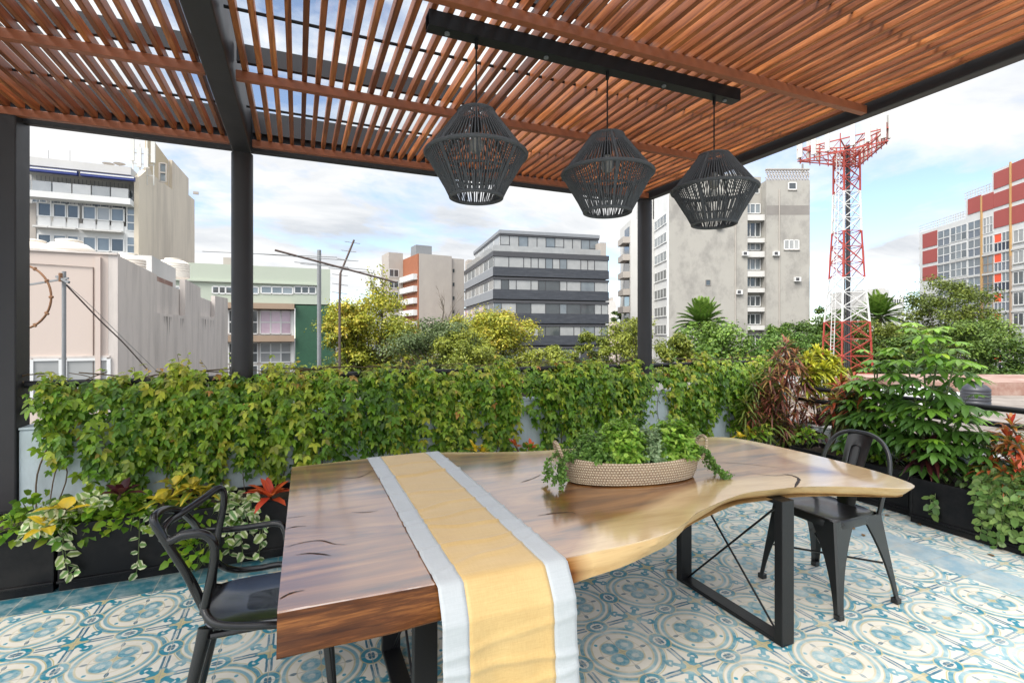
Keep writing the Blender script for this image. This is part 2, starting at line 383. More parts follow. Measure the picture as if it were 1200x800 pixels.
# ------------------------------------------------------------------ terrace floor with patterned cement tiles
TT, TX, TY = .437, -.775, 2.416
def tile_material():
    m, nt, bs = new_mat('cement_tiles')
    pos = nt.coord('Object'); sp = nt.new('ShaderNodeSeparateXYZ'); nt.l.new(pos, sp.inputs[0])
    wx, wy = E(nt, sp.outputs[0]), E(nt, sp.outputs[1])
    # hand-made look: a slight wobble of the printed pattern
    wob = nt.noise(pos, 22, 2)
    wx2, wy2 = wx+(wob-.5)*.006, wy+(nt.noise(nt.mapping(pos, loc=(5, 3, 1)), 22, 2)-.5)*.006
    def cell(v, o): return nt.m('SUBTRACT', nt.m('FRACT', nt.m('ADD', (v-o)/TT, .5+20)), .5)
    px, py = cell(wx2, TX), cell(wy2, TY)
    ax, ay = px.abs(), py.abs()
    r = nt.m('SQRT', ax*ax+ay*ay)
    cx, cy = .5-ax, .5-ay
    e = nt.m('MINIMUM', cx, cy); l = nt.m('MINIMUM', ax, ay); big = nt.m('MAXIMUM', ax, ay)
    rc = nt.m('SQRT', cx*cx+cy*cy)
    tix, tiy = nt.m('FLOOR', (wx-TX)/(TT/2)), nt.m('FLOOR', (wy-TY)/(TT/2))
    tc = nt.new('ShaderNodeCombineXYZ'); nt.put(tc.inputs[0], tix); nt.put(tc.inputs[1], tiy)
    wn = nt.new('ShaderNodeTexWhiteNoise'); nt.l.new(tc.outputs[0], wn.inputs[0]); trnd = E(nt, wn.outputs[0])
    big_n = nt.noise(pos, 1.3, 3); mid = nt.noise(pos, 9, 5, .65); fine = nt.noise(pos, 45, 4, .6)
    # worn unevenly from tile to tile; sky glare painted in as fading along X
    wear_glare = nt.m('ADD', nt.m('MULTIPLY_ADD', wx, .12, .02, clamp=True)*.75, (trnd-.5)*.45+(big_n-.5)*1.2+(mid-.5)*3.2+.02, clamp=True)
    blue = nt.mix(wear_glare, (.003, .19, .275), (.19, .43, .52))
    blue2 = nt.mix(wear_glare, (.012, .25, .36), (.26, .48, .56))
    slate = nt.mix(wear_glare, (.012, .12, .20), (.20, .32, .40))
    ochre = nt.mix(wear_glare, (.44, .38, .20), (.56, .51, .38))
    cream = nt.mix(mid, (.57, .535, .46), (.70, .67, .60))
    c = cream
    def lay(c, f, colr): return nt.mix(f, c, colr)
    inv = (rc.lt(.17, .02)).nt.m('SUBTRACT', 1.0, rc.lt(.17, .02))
    # rings of the rosette
    c = lay(c, r.band(.318, .338, .008)*.8, ochre)
    c = lay(c, r.band(.338, .374, .010)*.75, blue2)
    c = lay(c, r.band(.400, .412, .006), ochre)
    c = lay(c, r.band(.412, .452, .006), nt.mix(fine.gt(.52, .3)*.6, blue, nt.mix(.4, blue2, cream)))
    c = lay(c, r.band(.458, .470, .006), ochre)
    # petals and heart
    pr = nt.m('SQRT', (ax-.098)*(ax-.098)+(ay-.098)*(ay-.098))
    c = lay(c, pr.lt(.112, .006)*.6, ochre)
    wc = nt.noise(pos, 30, 5, .7, 1.0)
    c = lay(c, pr.lt(.099, .010), nt.mix(wc.gt(.50, .28), nt.mix(.35, blue2, cream), blue))
    c = lay(c, (ax*ay*60+r*.6).lt(.055, .02), ochre)
    c = lay(c, r.band(.225, .238, .006)*.6, ochre)
    c = lay(c, pr.lt(.040, .015)*wc.gt(.45, .2)*.7, cream)
    dd_ = nt.m('SQRT', (ax-.205)*(ax-.205)+(ay-.205)*(ay-.205))
    c = lay(c, dd_.lt(.020, .006), blue2)
    # leaves on the axes
    lf = nt.m('SQRT', ((big-.268)/.036)*((big-.268)/.036)+(l/.020)*(l/.020))
    c = lay(c, lf.lt(1.0, .2), slate)
    # lines along the cell edges
    ln = e.band(.012, .036, .005)*l.gt(.15, .01)
    c = lay(c, ln, slate)
    lnk = nt.m('SQRT', e*e+l*l*.72)
    c = lay(c, lnk.lt(.122, .006), ochre)
    c = lay(c, lnk.lt(.110, .006), blue)
    c = lay(c, lnk.lt(.066, .006), cream)
    d2 = nt.m('SQRT', (e/.014-1.3)*(e/.014-1.3)*.6+(l/.056)*(l/.056))
    c = lay(c, d2.lt(1.0, .2), slate)
    # corner star with forked arms
    dg = (cx-cy).abs()
    arm = dg.lt(.036, .008)*rc.lt(.20, .01)
    fork = nt.m('SQRT', (cx-.145)*(cx-.145)+(cy-.145)*(cy-.145))
    fk = nt.m('MAXIMUM', fork.band(.020, .058, .006)*(cx+cy).gt(.26, .01), arm)
    c = lay(c, fk, blue)
    c = lay(c, (cx+cy).lt(.155, .01), blue)
    st = nt.m('MAXIMUM', e.lt(.022, .006)*rc.lt(.12, .01), (cx+cy).lt(.075, .008))
    c = lay(c, st, ochre)
    # plain border tiles along the planters
    bord = nt.m('MAXIMUM', wy.gt(TY+TT*2.5, .002), wx.band(3.80, 4.10, .002))
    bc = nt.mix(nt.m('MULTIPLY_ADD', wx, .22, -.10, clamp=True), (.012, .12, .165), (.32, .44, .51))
    bc = nt.mix(mid.gt(.58, .3)*.22, bc, (.45, .52, .53))
    c = lay(c, bord, bc)
    # grout
    def grout(v, o): 
        q = nt.m('FRACT', nt.m('ADD', (v-o)/(TT/2), 40.5)); return (q-.5).abs().lt(.0095, .006)
    gr = nt.m('MAXIMUM', grout(wx, TX), grout(wy, TY))
    c = lay(c, gr*.85, nt.mix(mid, (.20, .18, .14), (.48, .45, .38)))
    c = nt.mix(nt.m('MULTIPLY', mid.gt(.50, .25), .16), c, (.40, .37, .30))
    # worn print and painted glare: the pattern fades toward cream
    c = nt.mix(nt.m('MULTIPLY_ADD', wear_glare, .34, .0, clamp=True), c, cream)
    # dirt
    dn = nt.noise(pos, 3.0, 8, .7)
    c = lay(c, dn.gt(.60, .16)*.30, (.36, .33, .27))
    nt.put(bs.inputs['Base Color'], c)
    nt.put(bs.inputs['Roughness'], nt.m('MULTIPLY_ADD', mid, .30, .25))
    bs.inputs['Specular IOR Level'].default_value = .5
    nt.put(bs.inputs['Normal'], nt.bump(fine*.25-gr*1.0+trnd*.2, .25, .004))
    return m
fm = MB(); fm.box(-6, 5.32, -4.5, 4.36, -11, 0)
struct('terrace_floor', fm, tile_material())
gm = MB(); gm.box(-700, 900, -300, 1500, GZ-1, GZ)
struct('ground', gm, M['asphalt'])

# ------------------------------------------------------------------ parapets, railings, dark wall pier
PY = 4.17
t = thing('parapet_wall', 'pale blue rendered parapet behind the long row of vines', 'wall', (1.8, PY, 0))
mb = MB(); mb.box(-1.634, 5.32, PY, PY+.16, .002, .885); obj('wall', mb, M['parapet'], t, bevel=.012)
mb = MB(); mb.box(-1.632, 5.322, PY-.006, PY+.166, .886, .902); obj('coping', mb, M['parapet'], t, bevel=.004)
t = thing('parapet_wall', 'low pale parapet running behind the planters by the schefflera plants', 'wall', (5.1, 1, 0))
mb = MB(); mb.box(5.10, 5.26, -3.5, PY-.004, .002, .50); obj('wall', mb, M['parapet'], t, bevel=.012)
mb = MB(); mb.box(5.095, 5.265, -3.5, PY-.01, .501, .52); obj('coping', mb, M['white'], t, bevel=.004)
def railing(label, A, B, zs, nposts, z0):
    t = thing('railing', label, 'railing', tuple((Vector(A)+Vector(B))/2))
    for z in zs:
        obj('rail', MB().tube([(A[0], A[1], z), (B[0], B[1], z)], .024, 12), M['steel'], t, smooth=True)
    for i in range(nposts):
        p = Vector(A).lerp(Vector(B), (i+.5)/nposts)
        obj('post', MB().tube([(p.x, p.y, z0), (p.x, p.y, max(zs)-.02)], .018, 10), M['steel'], t, smooth=True)
railing('black twin pipe railing on the blue parapet, overgrown by vines', (-1.63, PY+.08, 0), (5.15, PY+.08, 0), (1.01, 1.17), 5, .902)
railing('black twin pipe railing above the low parapet, clear of vines', (5.18, -3.4, 0), (5.18, PY-.2, 0), (.77, .90), 4, .52)
t = thing('wall_pier', 'tall charcoal plastered pier at the end of the blue parapet', 'wall', (-2.2, PY, 0))
mb = MB(); mb.box(-3.2, -1.638, PY-.02, PY+.17, .002, 2.93); obj('pier', mb, M['steel_soft'], t, bevel=.008)

# ------------------------------------------------------------------ pergola
def slat_mat():
    m, nt, bs = new_mat('pergola_slat_wood')
    v = nt.coord('Object'); rnd = E(nt, nt.geo('Random Per Island'))
    off = nt.new('ShaderNodeCombineXYZ'); nt.put(off.inputs[0], rnd*37); nt.put(off.inputs[1], rnd*11)
    va = nt.new('ShaderNodeVectorMath', operation='ADD'); nt.l.new(v, va.inputs[0]); nt.l.new(off.outputs[0], va.inputs[1])
    gv = nt.mapping(va.outputs[0], (28, 1.6, 28))
    gn = nt.noise(gv, 1.6, 6, .62, 1.2); g2 = nt.noise(nt.mapping(va.outputs[0], (3, .8, 3)), 1.4, 3)
    c = nt.ramp(gn, [(.3, (.11, .032, .011)), (.5, (.28, .088, .028)), (.7, (.44, .165, .058))])
    c = nt.mix(1.0, c, nt.ramp(rnd, [(0, (.42, .36, .36)), (.3, (.75, .70, .70)), (.6, (1.0, .95, .95)), (.85, (1.3, 1.3, 1.2)), (1, (1.7, 1.75, 1.5))]), 'MULTIPLY')
    c = nt.mix(g2.gt(.56, .1)*.45, c, (.11, .035, .02))
    nt.put(bs.inputs['Base Color'], c)
    nt.put(bs.inputs['Roughness'], nt.m('MULTIPLY_ADD', gn, .3, .30)); bs.inputs['Specular IOR Level'].default_value = .5
    nt.put(bs.inputs['Normal'], nt.bump(gn, .25, .004))
    return m
M['slat'] = slat_mat()
M['batten'] = mat('pergola_batten_wood', (.26, .08, .034), .45, 0, .35, 7, bump=.15, bscale=30)
def glass_roof_mat():
    m, nt, bs = new_mat('roof_glass')
    tr = nt.new('ShaderNodeBsdfTransparent'); tr.inputs[0].default_value = (.93, .945, .95, 1)
    gl = nt.new('ShaderNodeBsdfGlossy'); gl.inputs['Roughness'].default_value = .02
    ms = nt.new('ShaderNodeMixShader'); ms.inputs[0].default_value = .04
    nt.l.new(tr.outputs[0], ms.inputs[1]); nt.l.new(gl.outputs[0], ms.inputs[2]); nt.l.new(ms.outputs[0], nt.n['Material Output'].inputs[0])
    return m
PX0, PX1, PYB, PYF = -3.6, 3.32, .35, 4.25
ZS = 2.93
perg = thing('pergola', 'slatted red wood pergola on black steel posts covering the terrace', 'pergola', (0, 2, 0))
def slats(x0, x1):
    mb = MB(); n = int((x1-x0)/.0735); st = (x1-x0)/n
    for i in range(n):
        x = x0+(i+.5)*st+rng.uniform(-.002, .002); dz = rng.uniform(-.002, .002)
        mb.box(x-.0135, x+.0135, PYB, PYF-.06, ZS+dz, ZS+.056)
    return mb
obj('slat_panel', slats(PX0, -.46), M['slat'], perg, bevel=.003, bseg=1)
obj('slat_panel', slats(-.30, PX1-.05), M['slat'], perg, bevel=.003, bseg=1)
for y in (0.95, 2.04, 3.10, PYF-.085):
    for a, b in ((PX0, -.452), (-.308, PX1-.042)):
        obj('batten', MB().box(a, b, y-.02, y+.02, ZS-.052, ZS-.003), M['batten'], perg, bevel=.003)
for y in (0.98, 2.07, 3.14, PYF-.04):
    for a, b in ((PX0, -.452), (-.308, PX1-.042)):
        obj('joist', MB().box(a, b, y-.015, y+.015, ZS+.066, ZS+.165), M['steel_soft'], perg)
for y in (1.5, 2.58, 3.66):
    obj('spacer_rod', MB().tube([(PX0, y, ZS+.038), (-.455, y, ZS+.038)], .008, 6), M['steel'], perg)
    obj('spacer_rod', MB().tube([(-.305, y, ZS+.038), (PX1-.045, y, ZS+.038)], .008, 6), M['steel'], perg)
obj('beam', MB().box(-.44, -.32, PYB, PYF-.005, ZS-.09, ZS+.25), M['steel_soft'], perg, bevel=.006)
obj('beam', MB().box(PX1-.04, PX1+.04, PYB, PYF+.05, ZS-.055, ZS+.25), M['steel_soft'], perg, bevel=.006)
obj('beam', MB().box(PX0, PX1-.042, PYF-.008, PYF+.05, ZS-.062, ZS+.25), M['steel_soft'], perg, bevel=.005)
for x, z1 in ((-.38, ZS-.092), (3.30, ZS-.064)):
    p = obj('post', MB().tube([(x, PY+.07, .90), (x, PY+.07, z1)], .073, 28), M['steel_soft'], perg, smooth=True)
    obj('base_plate', MB().box(x-.1, x+.1, PY-.01, PY+.15, .903, .915), M['steel'], p)
obj('roof_glass', MB().box(PX0, PX1, PYB, PYF, ZS+.252, ZS+.26), glass_roof_mat(), perg)

# ------------------------------------------------------------------ lamps on their bar
LY = 2.20; LX = [.759, 1.475, 2.20]
t = thing('lamp_bar', 'black steel bar under the slats carrying three rope pendant lamps', 'lamp bar', (1.43, LY, ZS-.07))
mb = MB(); mb.box(.53, 2.37, LY-.033, LY+.033, ZS-.012, ZS-.006); mb.box(.53, 2.37, LY-.033, LY-.029, ZS-.075, ZS-.012)
mb.box(.53, 2.37, LY+.029, LY+.033, ZS-.075, ZS-.012); mb.box(.53, 2.37, LY-.029, LY+.029, ZS-.075, ZS-.07)
obj('bar', mb, M['steel'], t)
for x in (.62, 1.12, 1.84, 2.28):
    obj('bolt', MB().lathe([(.012, -.008), (.012, 0)], (x, LY, ZS-.075), 10), M['galv'], t)
z_t, z_e, z_b = 2.52, 2.325, 2.13; r_t, r_e, r_b = .082, .232, .118
def lamp_ring(mb, r, z, rad, n=64): mb.tube([(r*math.cos(2*math.pi*i/n), r*math.sin(2*math.pi*i/n), z) for i in range(n)], rad, 8, closed=True)
def make_lamp():
    root = thing('pendant_lamp', '', 'lamp', (LX[0], LY, 0), group='rope pendant lamps hanging from the black bar')
    def P(name, mb, m, par, sm=True): return obj(name, mb, m, par, smooth=sm, world=False)
    P('cord', MB().tube([(0, 0, z_t-.02), (0, 0, ZS-.076)], .004, 6), M['steel'], root)
    P('cord_grip', MB().tube([(0, 0, ZS-.115), (0, 0, ZS-.076)], .009, 8), M['steel'], root)
    mb = MB(); lamp_ring(mb, r_t, z_t, .008); lamp_ring(mb, r_e, z_e, .0095); lamp_ring(mb, r_b, z_b, .009); lamp_ring(mb, .172, z_e-.085, .006)
    for k in range(4):
        a = k*math.pi/2+.5
        mb.tube([(r_t*math.cos(a), r_t*math.sin(a), z_t), (r_e*.985*math.cos(a), r_e*.985*math.sin(a), z_e), (r_b*math.cos(a), r_b*math.sin(a), z_b)], .007, 6)
        mb.tube([(0, 0, z_t), (r_t*math.cos(a), r_t*math.sin(a), z_t)], .004, 6)
    P('frame', mb, M['rope'], root)
    up = MB(); n = 88
    for k in range(n):
        a = 2*math.pi*k/n; a2 = a+rng.uniform(-.012, .012)
        up.tube([(r_t*math.cos(a2), r_t*math.sin(a2), z_t), (r_e*math.cos(a), r_e*math.sin(a), z_e)], .0030, 5, cap=False)
    P('upper_weave', up, M['rope'], root)
    lo = MB()
    for k in range(n):
        a = 2*math.pi*(k+.5)/n; a2 = a+rng.uniform(-.02, .02)
        lo.tube([(r_e*math.cos(a), r_e*math.sin(a), z_e), (r_b*math.cos(a2), r_b*math.sin(a2), z_b)], .0032, 5, cap=False)
    for k in range(30):
        a = 2*math.pi*k/30
        lo.tube([((r_e-.012)*math.cos(a), (r_e-.012)*math.sin(a), z_e-.004), ((r_b+.004)*math.cos(a+.16), (r_b+.004)*math.sin(a+.16), z_b)], .0035, 5, cap=False)
    P('lower_weave', lo, M['rope'], root)
    s = P('socket', MB().lathe([(.012, z_t-.02), (.022, z_t-.03), (.022, z_t-.09), (.017, z_t-.095)], n=16), M['steel'], root)
    P('bulb', MB().lathe([(.012, z_t-.095), (.018, z_t-.105), (.032, z_t-.135), (.034, z_t-.155), (.024, z_t-.18), (.006, z_t-.19)], n=18), M['bulb'], root)
    return root
def copy_tree(o, parent=None):
    c = o.copy(); col.objects.link(c)
    if parent is not None: c.parent = parent
    for ch in list(o.children): copy_tree(ch, c)
    return c
lamp = make_lamp()
lamps = [lamp, copy_tree(lamp), copy_tree(lamp)]
for o, x, rz, lb in zip(lamps, LX, (0, .7, 1.5), ('largest looking black rope pendant lamp, seen against red slats and open sky', 'black rope pendant lamp hanging between the two others near the front steel post', 'black rope pendant lamp hanging before the grey concrete tower block')):
    o.location = (x, LY, 0); o.rotation_euler = (0, 0, rz); o['label'] = lb

# ------------------------------------------------------------------ the slab table
front = [(-.05, 1.48), (.4, 1.465), (.8, 1.462), (.98, 1.465), (1.13, 1.472), (1.27, 1.495), (1.4, 1.545), (1.5, 1.605), (1.646, 1.656), (1.79, 1.70), (1.925, 1.727), (2.05, 1.716), (2.236, 1.69), (2.4, 1.632), (2.55, 1.55), (2.68, 1.478), (2.735, 1.468), (2.80, 1.52), (2.86, 1.68), (2.895, 1.9), (2.908, 2.1)]
back = [(-.03, 3.05), (.4, 3.08), (.79, 3.07), (1.1, 2.95), (1.4, 2.86), (1.8, 2.82), (2.2, 2.80), (2.55, 2.79), (2.716, 2.76), (2.82, 2.71), (2.87, 2.62), (2.90, 2.43), (2.908, 2.14)]
def resample(pts, ts):
    sp = smooth_path([(x, y, 0) for x, y in pts], 10)
    d = [0]
    for a, b in zip(sp, sp[1:]): d.append(d[-1]+(b-a).length)
    return [Vector((np.interp(tt*d[-1], d, [p.x for p in sp]), np.interp(tt*d[-1], d, [p.y for p in sp]), 0)) for tt in ts]
ZT = .76
def make_table():
    root = thing('dining_table', 'long live edge wooden slab table on black steel loop legs', 'table', (1.4, 2.2, 0))
    NU, NV = 90, 26
    ts = [i/(NU-1) for i in range(NU)]
    # match by x so that the stations run straight across
    F = resample(front, ts)
    bsp = resample(back, [i/400 for i in range(401)])
    bx = [p.x for p in bsp]; bd = [i/400 for i in range(401)]
    xm = np.maximum.accumulate(np.array(bx)+np.arange(401)*1e-6)
    B = []
    for i, p in enumerate(F):
        tb = float(np.interp(p.x, xm, bd)); tl = ts[i]
        f = max(0, (tl-.72)/.28); f = f*f*(3-2*f)
        B.append(bsp[int(round(400*min(1, tb*(1-f)+tl*f)))])
    vs, sap = [], []
    wav = lambda x, k: .006*math.sin(x*9+k)+.004*math.sin(x*23+2*k)
    for i in range(NU):
        for j in range(NV):
            v = j/(NV-1); p = F[i].lerp(B[i], v)
            vs.append((p.x, p.y, ZT)); 
            e = min((p-F[i]).length, (p-B[i]).length)
            # distance to the live edge all round
            sap.append(e)
    allb = F+B
    for k, (x, y, z) in enumerate(vs):
        q = Vector((x, y, 0)); sap[k] = min((q-b).length for b in allb)
    nt_ = len(vs)
    fs = [((i*NV+j), ((i+1)*NV+j), ((i+1)*NV+j+1), (i*NV+j+1)) for i in range(NU-1) for j in range(NV-1)]
    # boundary loop: front (left to right), back (right to left), left saw cut
    loop = [i*NV for i in range(NU)]+[i*NV+j for i in (NU-1,) for j in range(1, NV-1)]+[i*NV+NV-1 for i in range(NU-1, -1, -1)]+[j for j in range(NV-2, 0, -1)]
    pts = [Vector(vs[k]) for k in loop]; L = len(loop)
    rows = [loop]
    def offset(p, kind, lvl):
        x = p.x
        if kind == 'front':
            d = float(np.interp(x, [-.05, .5, .95, 1.4, 1.8, 2.3, 2.7, 2.9], [-.075, -.055, -.005, .05, .085, .085, .06, .06]))
            return Vector((0, d*lvl+(-.010 if 0 < lvl < 1 else 0)*0+wav(x, lvl*3)*(.6 if lvl > .3 else .2), 0))
        if kind == 'back': return Vector((0, -.05*lvl+wav(x, 5)*.5*lvl, 0))
        if kind == 'right': return Vector((-.055*lvl, 0, 0))
        return Vector((-.002*lvl, 0, 0))
    kinds = ['front']*NU+['right']*(NV-2)+['back']*NU+['left']*(NV-2)
    th = lambda x: float(np.interp(x, [-.05, .8, 1.6, 2.7, 2.9], [.088, .085, .072, .058, .05]))
    verts = [Vector(v) for v in vs]
    for lvl in (.015, .35, .7, .94, 1.0):
        row = []
        for p, k in zip(pts, kinds):
            bul = math.sin(lvl*math.pi)*.006
            o = offset(p, k, lvl)
            n = {'front': Vector((0, -1, 0)), 'back': Vector((0, 1, 0)), 'right': Vector((1, 0, 0)), 'left': Vector((0, 0, 0))}[k]
            ins = -.004 if lvl in (.06,) else 0
            if k == 'front' and p.x < .01: o.x -= .0
            row.append(len(verts)); verts.append(p+o+n*(bul-(.006 if lvl == 1.0 else 0))-Vector((0, 0, th(p.x)*lvl)))
        rows.append(row)
    for a, b in zip(rows, rows[1:]):
        for i in range(L):
            j = (i+1) % L; fs.append((a[i], b[i], b[j], a[j]))
    bot = []
    # bottom: mirror of the top grid joined to the last row
    o = len(verts)
    last = rows[-1]
    idx = {}
    for n_, k in enumerate(loop): idx[k] = last[n_]
    for k in range(nt_):
        if k not in idx:
            p = Vector(vs[k]); verts.append(p-Vector((0, 0, th(p.x)))); idx[k] = len(verts)-1
    fs += [(idx[i*NV+j], idx[i*NV+j+1], idx[(i+1)*NV+j+1], idx[(i+1)*NV+j]) for i in range(NU-1) for j in range(NV-1)]
    off = root.location
    me = bpy.data.meshes.new('tabletop'); me.from_pydata([tuple(v-off) for v in verts], [], fs); me.update()
    edge = [0.0]*len(verts)
    for k in range(nt_): edge[k] = sap[k]
    for k, i2 in idx.items(): edge[i2] = 0.0
    me.attributes.new('edge', 'FLOAT', 'POINT').data.foreach_set('value', edge)
    # sapwood: how far inside the pale outer wood each point lies (wide on the flared side, none at the square end)
    fa, ba = np.array([tuple(p) for p in F]), np.array([tuple(p) for p in B]); sp_ = []
    for k in range(len(verts)):
        q = np.array(tuple(verts[k])); q[2] = 0
        df = np.min(np.linalg.norm(fa-q, axis=1)); db = np.min(np.linalg.norm(ba-q, axis=1))
        lf_ = np.interp(q[0], [-.05, .55, .85, 1.1, 1.6, 2.1, 2.5, 2.9], [-.25, -.20, .03, .17, .20, .20, .22, .24]); lb_ = np.interp(q[0], [-.05, .5, 1.3, 2.2, 2.9], [.0, .05, .07, .05, .12])
        sp_.append(max(lf_-df, lb_-db))
    me.attributes.new('sap', 'FLOAT', 'POINT').data.foreach_set('value', sp_)
    auto_smooth(me, 24)
    # wood
    m, nt, bs = new_mat('parota_wood')
    v = nt.coord('Object')
    sp = nt.new('ShaderNodeSeparateXYZ'); nt.l.new(v, sp.inputs[0]); zc = E(nt, sp.outputs[2]); xc = E(nt, sp.outputs[0])
    big = nt.noise(nt.mapping(v, (.8, 1.7, 2)), 1.3, 4, .5, .6)
    ring = nt.noise(nt.mapping(v, (.6, 3.2, 5), rot=(0, 0, .18)), 1.5, 6, .55, 2.0)
    fib = nt.noise(nt.mapping(v, (5, 75, 75)), 1.4, 5, .65, .4)
    heart = nt.ramp(ring, [(.32, (.050, .014, .003)), (.43, (.14, .045, .009)), (.52, (.23, .088, .019)), (.60, (.31, .135, .035)), (.70, (.38, .19, .06))])
    sapc = nt.ramp(ring, [(.3, (.46, .28, .115)), (.55, (.60, .41, .20)), (.75, (.66, .48, .27))])
    ed = E(nt, nt.attr('sap'))
    f = (ed+(big-.5)*.22).gt(.0, .07)
    # the face below the arris: dark bark-side wood at one end, pale further along
    side = nt.m('LESS_THAN', zc, ZT-.004)
    sd = nt.m('MULTIPLY', side, (xc*-1.0).gt(.86, .35))
    c = nt.mix(f, heart, sapc)
    c = nt.mix(sd*.9, c, nt.ramp(ring*.6+fib*.4, [(.38, (.022, .007, .002)), (.48, (.070, .022, .005)), (.56, (.17, .060, .014)), (.64, (.30, .13, .035))]))
    c = nt.mix(fib.gt(.62, .16)*.30, c, nt.mix(.55, c, (.05, .02, .01)))
    nt.put(bs.inputs['Base Color'], c)
    nt.put(bs.inputs['Roughness'], nt.m('MULTIPLY_ADD', fib, .10, .30))
    bs.inputs['IOR'].default_value = 1.5; nt.put(bs.inputs['Coat Weight'], nt.m('MULTIPLY_ADD', side, -1.0, 1.0)); nt.put(bs.inputs['Specular IOR Level'], nt.m('MULTIPLY_ADD', side, -.35, .5)); bs.inputs['Coat IOR'].default_value = 2.3
    nt.put(bs.inputs['Coat Roughness'], nt.m('MULTIPLY_ADD', big, .10, .07))
    nt.put(bs.inputs['Normal'], nt.bump(fib, .03, .003))
    top = finish('tabletop', me, m, root, False)
    # cracks in the slab
    cm = mat('dark_crack', (.02, .010, .006), .7)
    def crack(pts, wd):
        ck = MB()
        pp = smooth_path([(x, y, ZT+.0012) for x, y in pts], 6); n = len(pp); o = len(ck.v)
        for i, p in enumerate(pp):
            d = (pp[min(i+1, n-1)]-pp[max(i-1, 0)]).normalized(); q = Vector((-d.y, d.x, 0))
            s_ = wd*math.sin(math.pi*min(1, (i+.6)/n))*(.6+.8*rng.random())
            ck.v += [p+q*s_/2, p-q*s_/2]
        ck.f += [(o+2*i, o+2*i+1, o+2*i+3, o+2*i+2) for i in range(n-1)]
        obj('crack', ck, cm, root)
    def cpx(*l): return [tuple(onZ(x, y, ZT)[:2]) for x, y in l]
    crack(cpx((335, 641), (352, 636), (375, 633), (392, 637), (407, 638)), .006)
    crack(cpx((346, 650), (362, 648), (378, 649), (389, 651)), .006)
    crack(cpx((334, 620), (345, 617), (360, 616)), .005)
    crack(cpx((327, 702), (340, 695), (357, 691)), .006)
    crack(cpx((336, 607), (358, 604)), .004)
    crack(cpx((411, 600), (428, 600), (444, 598)), .004)
    crack(cpx((392, 560), (420, 559), (437, 551)), .005)
    crack(cpx((610, 565), (623, 561), (634, 556)), .006)
    crack(cpx((630, 604), (650, 601), (668, 600), (675, 602)), .008)
    crack(cpx((580, 545), (598, 541), (605, 538)), .004)
    crack(cpx((828, 541), (870, 543), (921, 549)), .004)
    crack(cpx((916, 555), (928, 557), (936, 561), (933, 568), (931, 571.5)), .014)
    crack(cpx((870, 553), (905, 557), (930, 556)), .004)
    def leg(x):
        y0, y1, w_, tk = 1.70, 2.43, .082, .022
        mb = MB(); h = ZT-.062
        mb.box(x-w_/2, x+w_/2, y0, y0+tk*2, .003, h); mb.box(x-w_/2, x+w_/2, y1-tk*2, y1, .003, h)
        mb.box(x-w_/2+.0005, x+w_/2-.0005, y0+tk*2+.0005, y1-tk*2-.0005, .003, .003+tk); mb.box(x-w_/2+.0005, x+w_/2-.0005, y0+tk*2+.0005, y1-tk*2-.0005, h-tk, h)
        lg = obj('leg', mb, M['steel'], root, bevel=.003)
        obj('cross_brace', MB().tube([(x-.004, y0+.05, .03), (x-.004, y1-.05, h-.03)], .0055, 8).tube([(x+.008, y0+.05, h-.03), (x+.008, y1-.05, .03)], .0055, 8), M['steel'], lg)
    leg(.405); leg(2.168)
    return root
make_table()

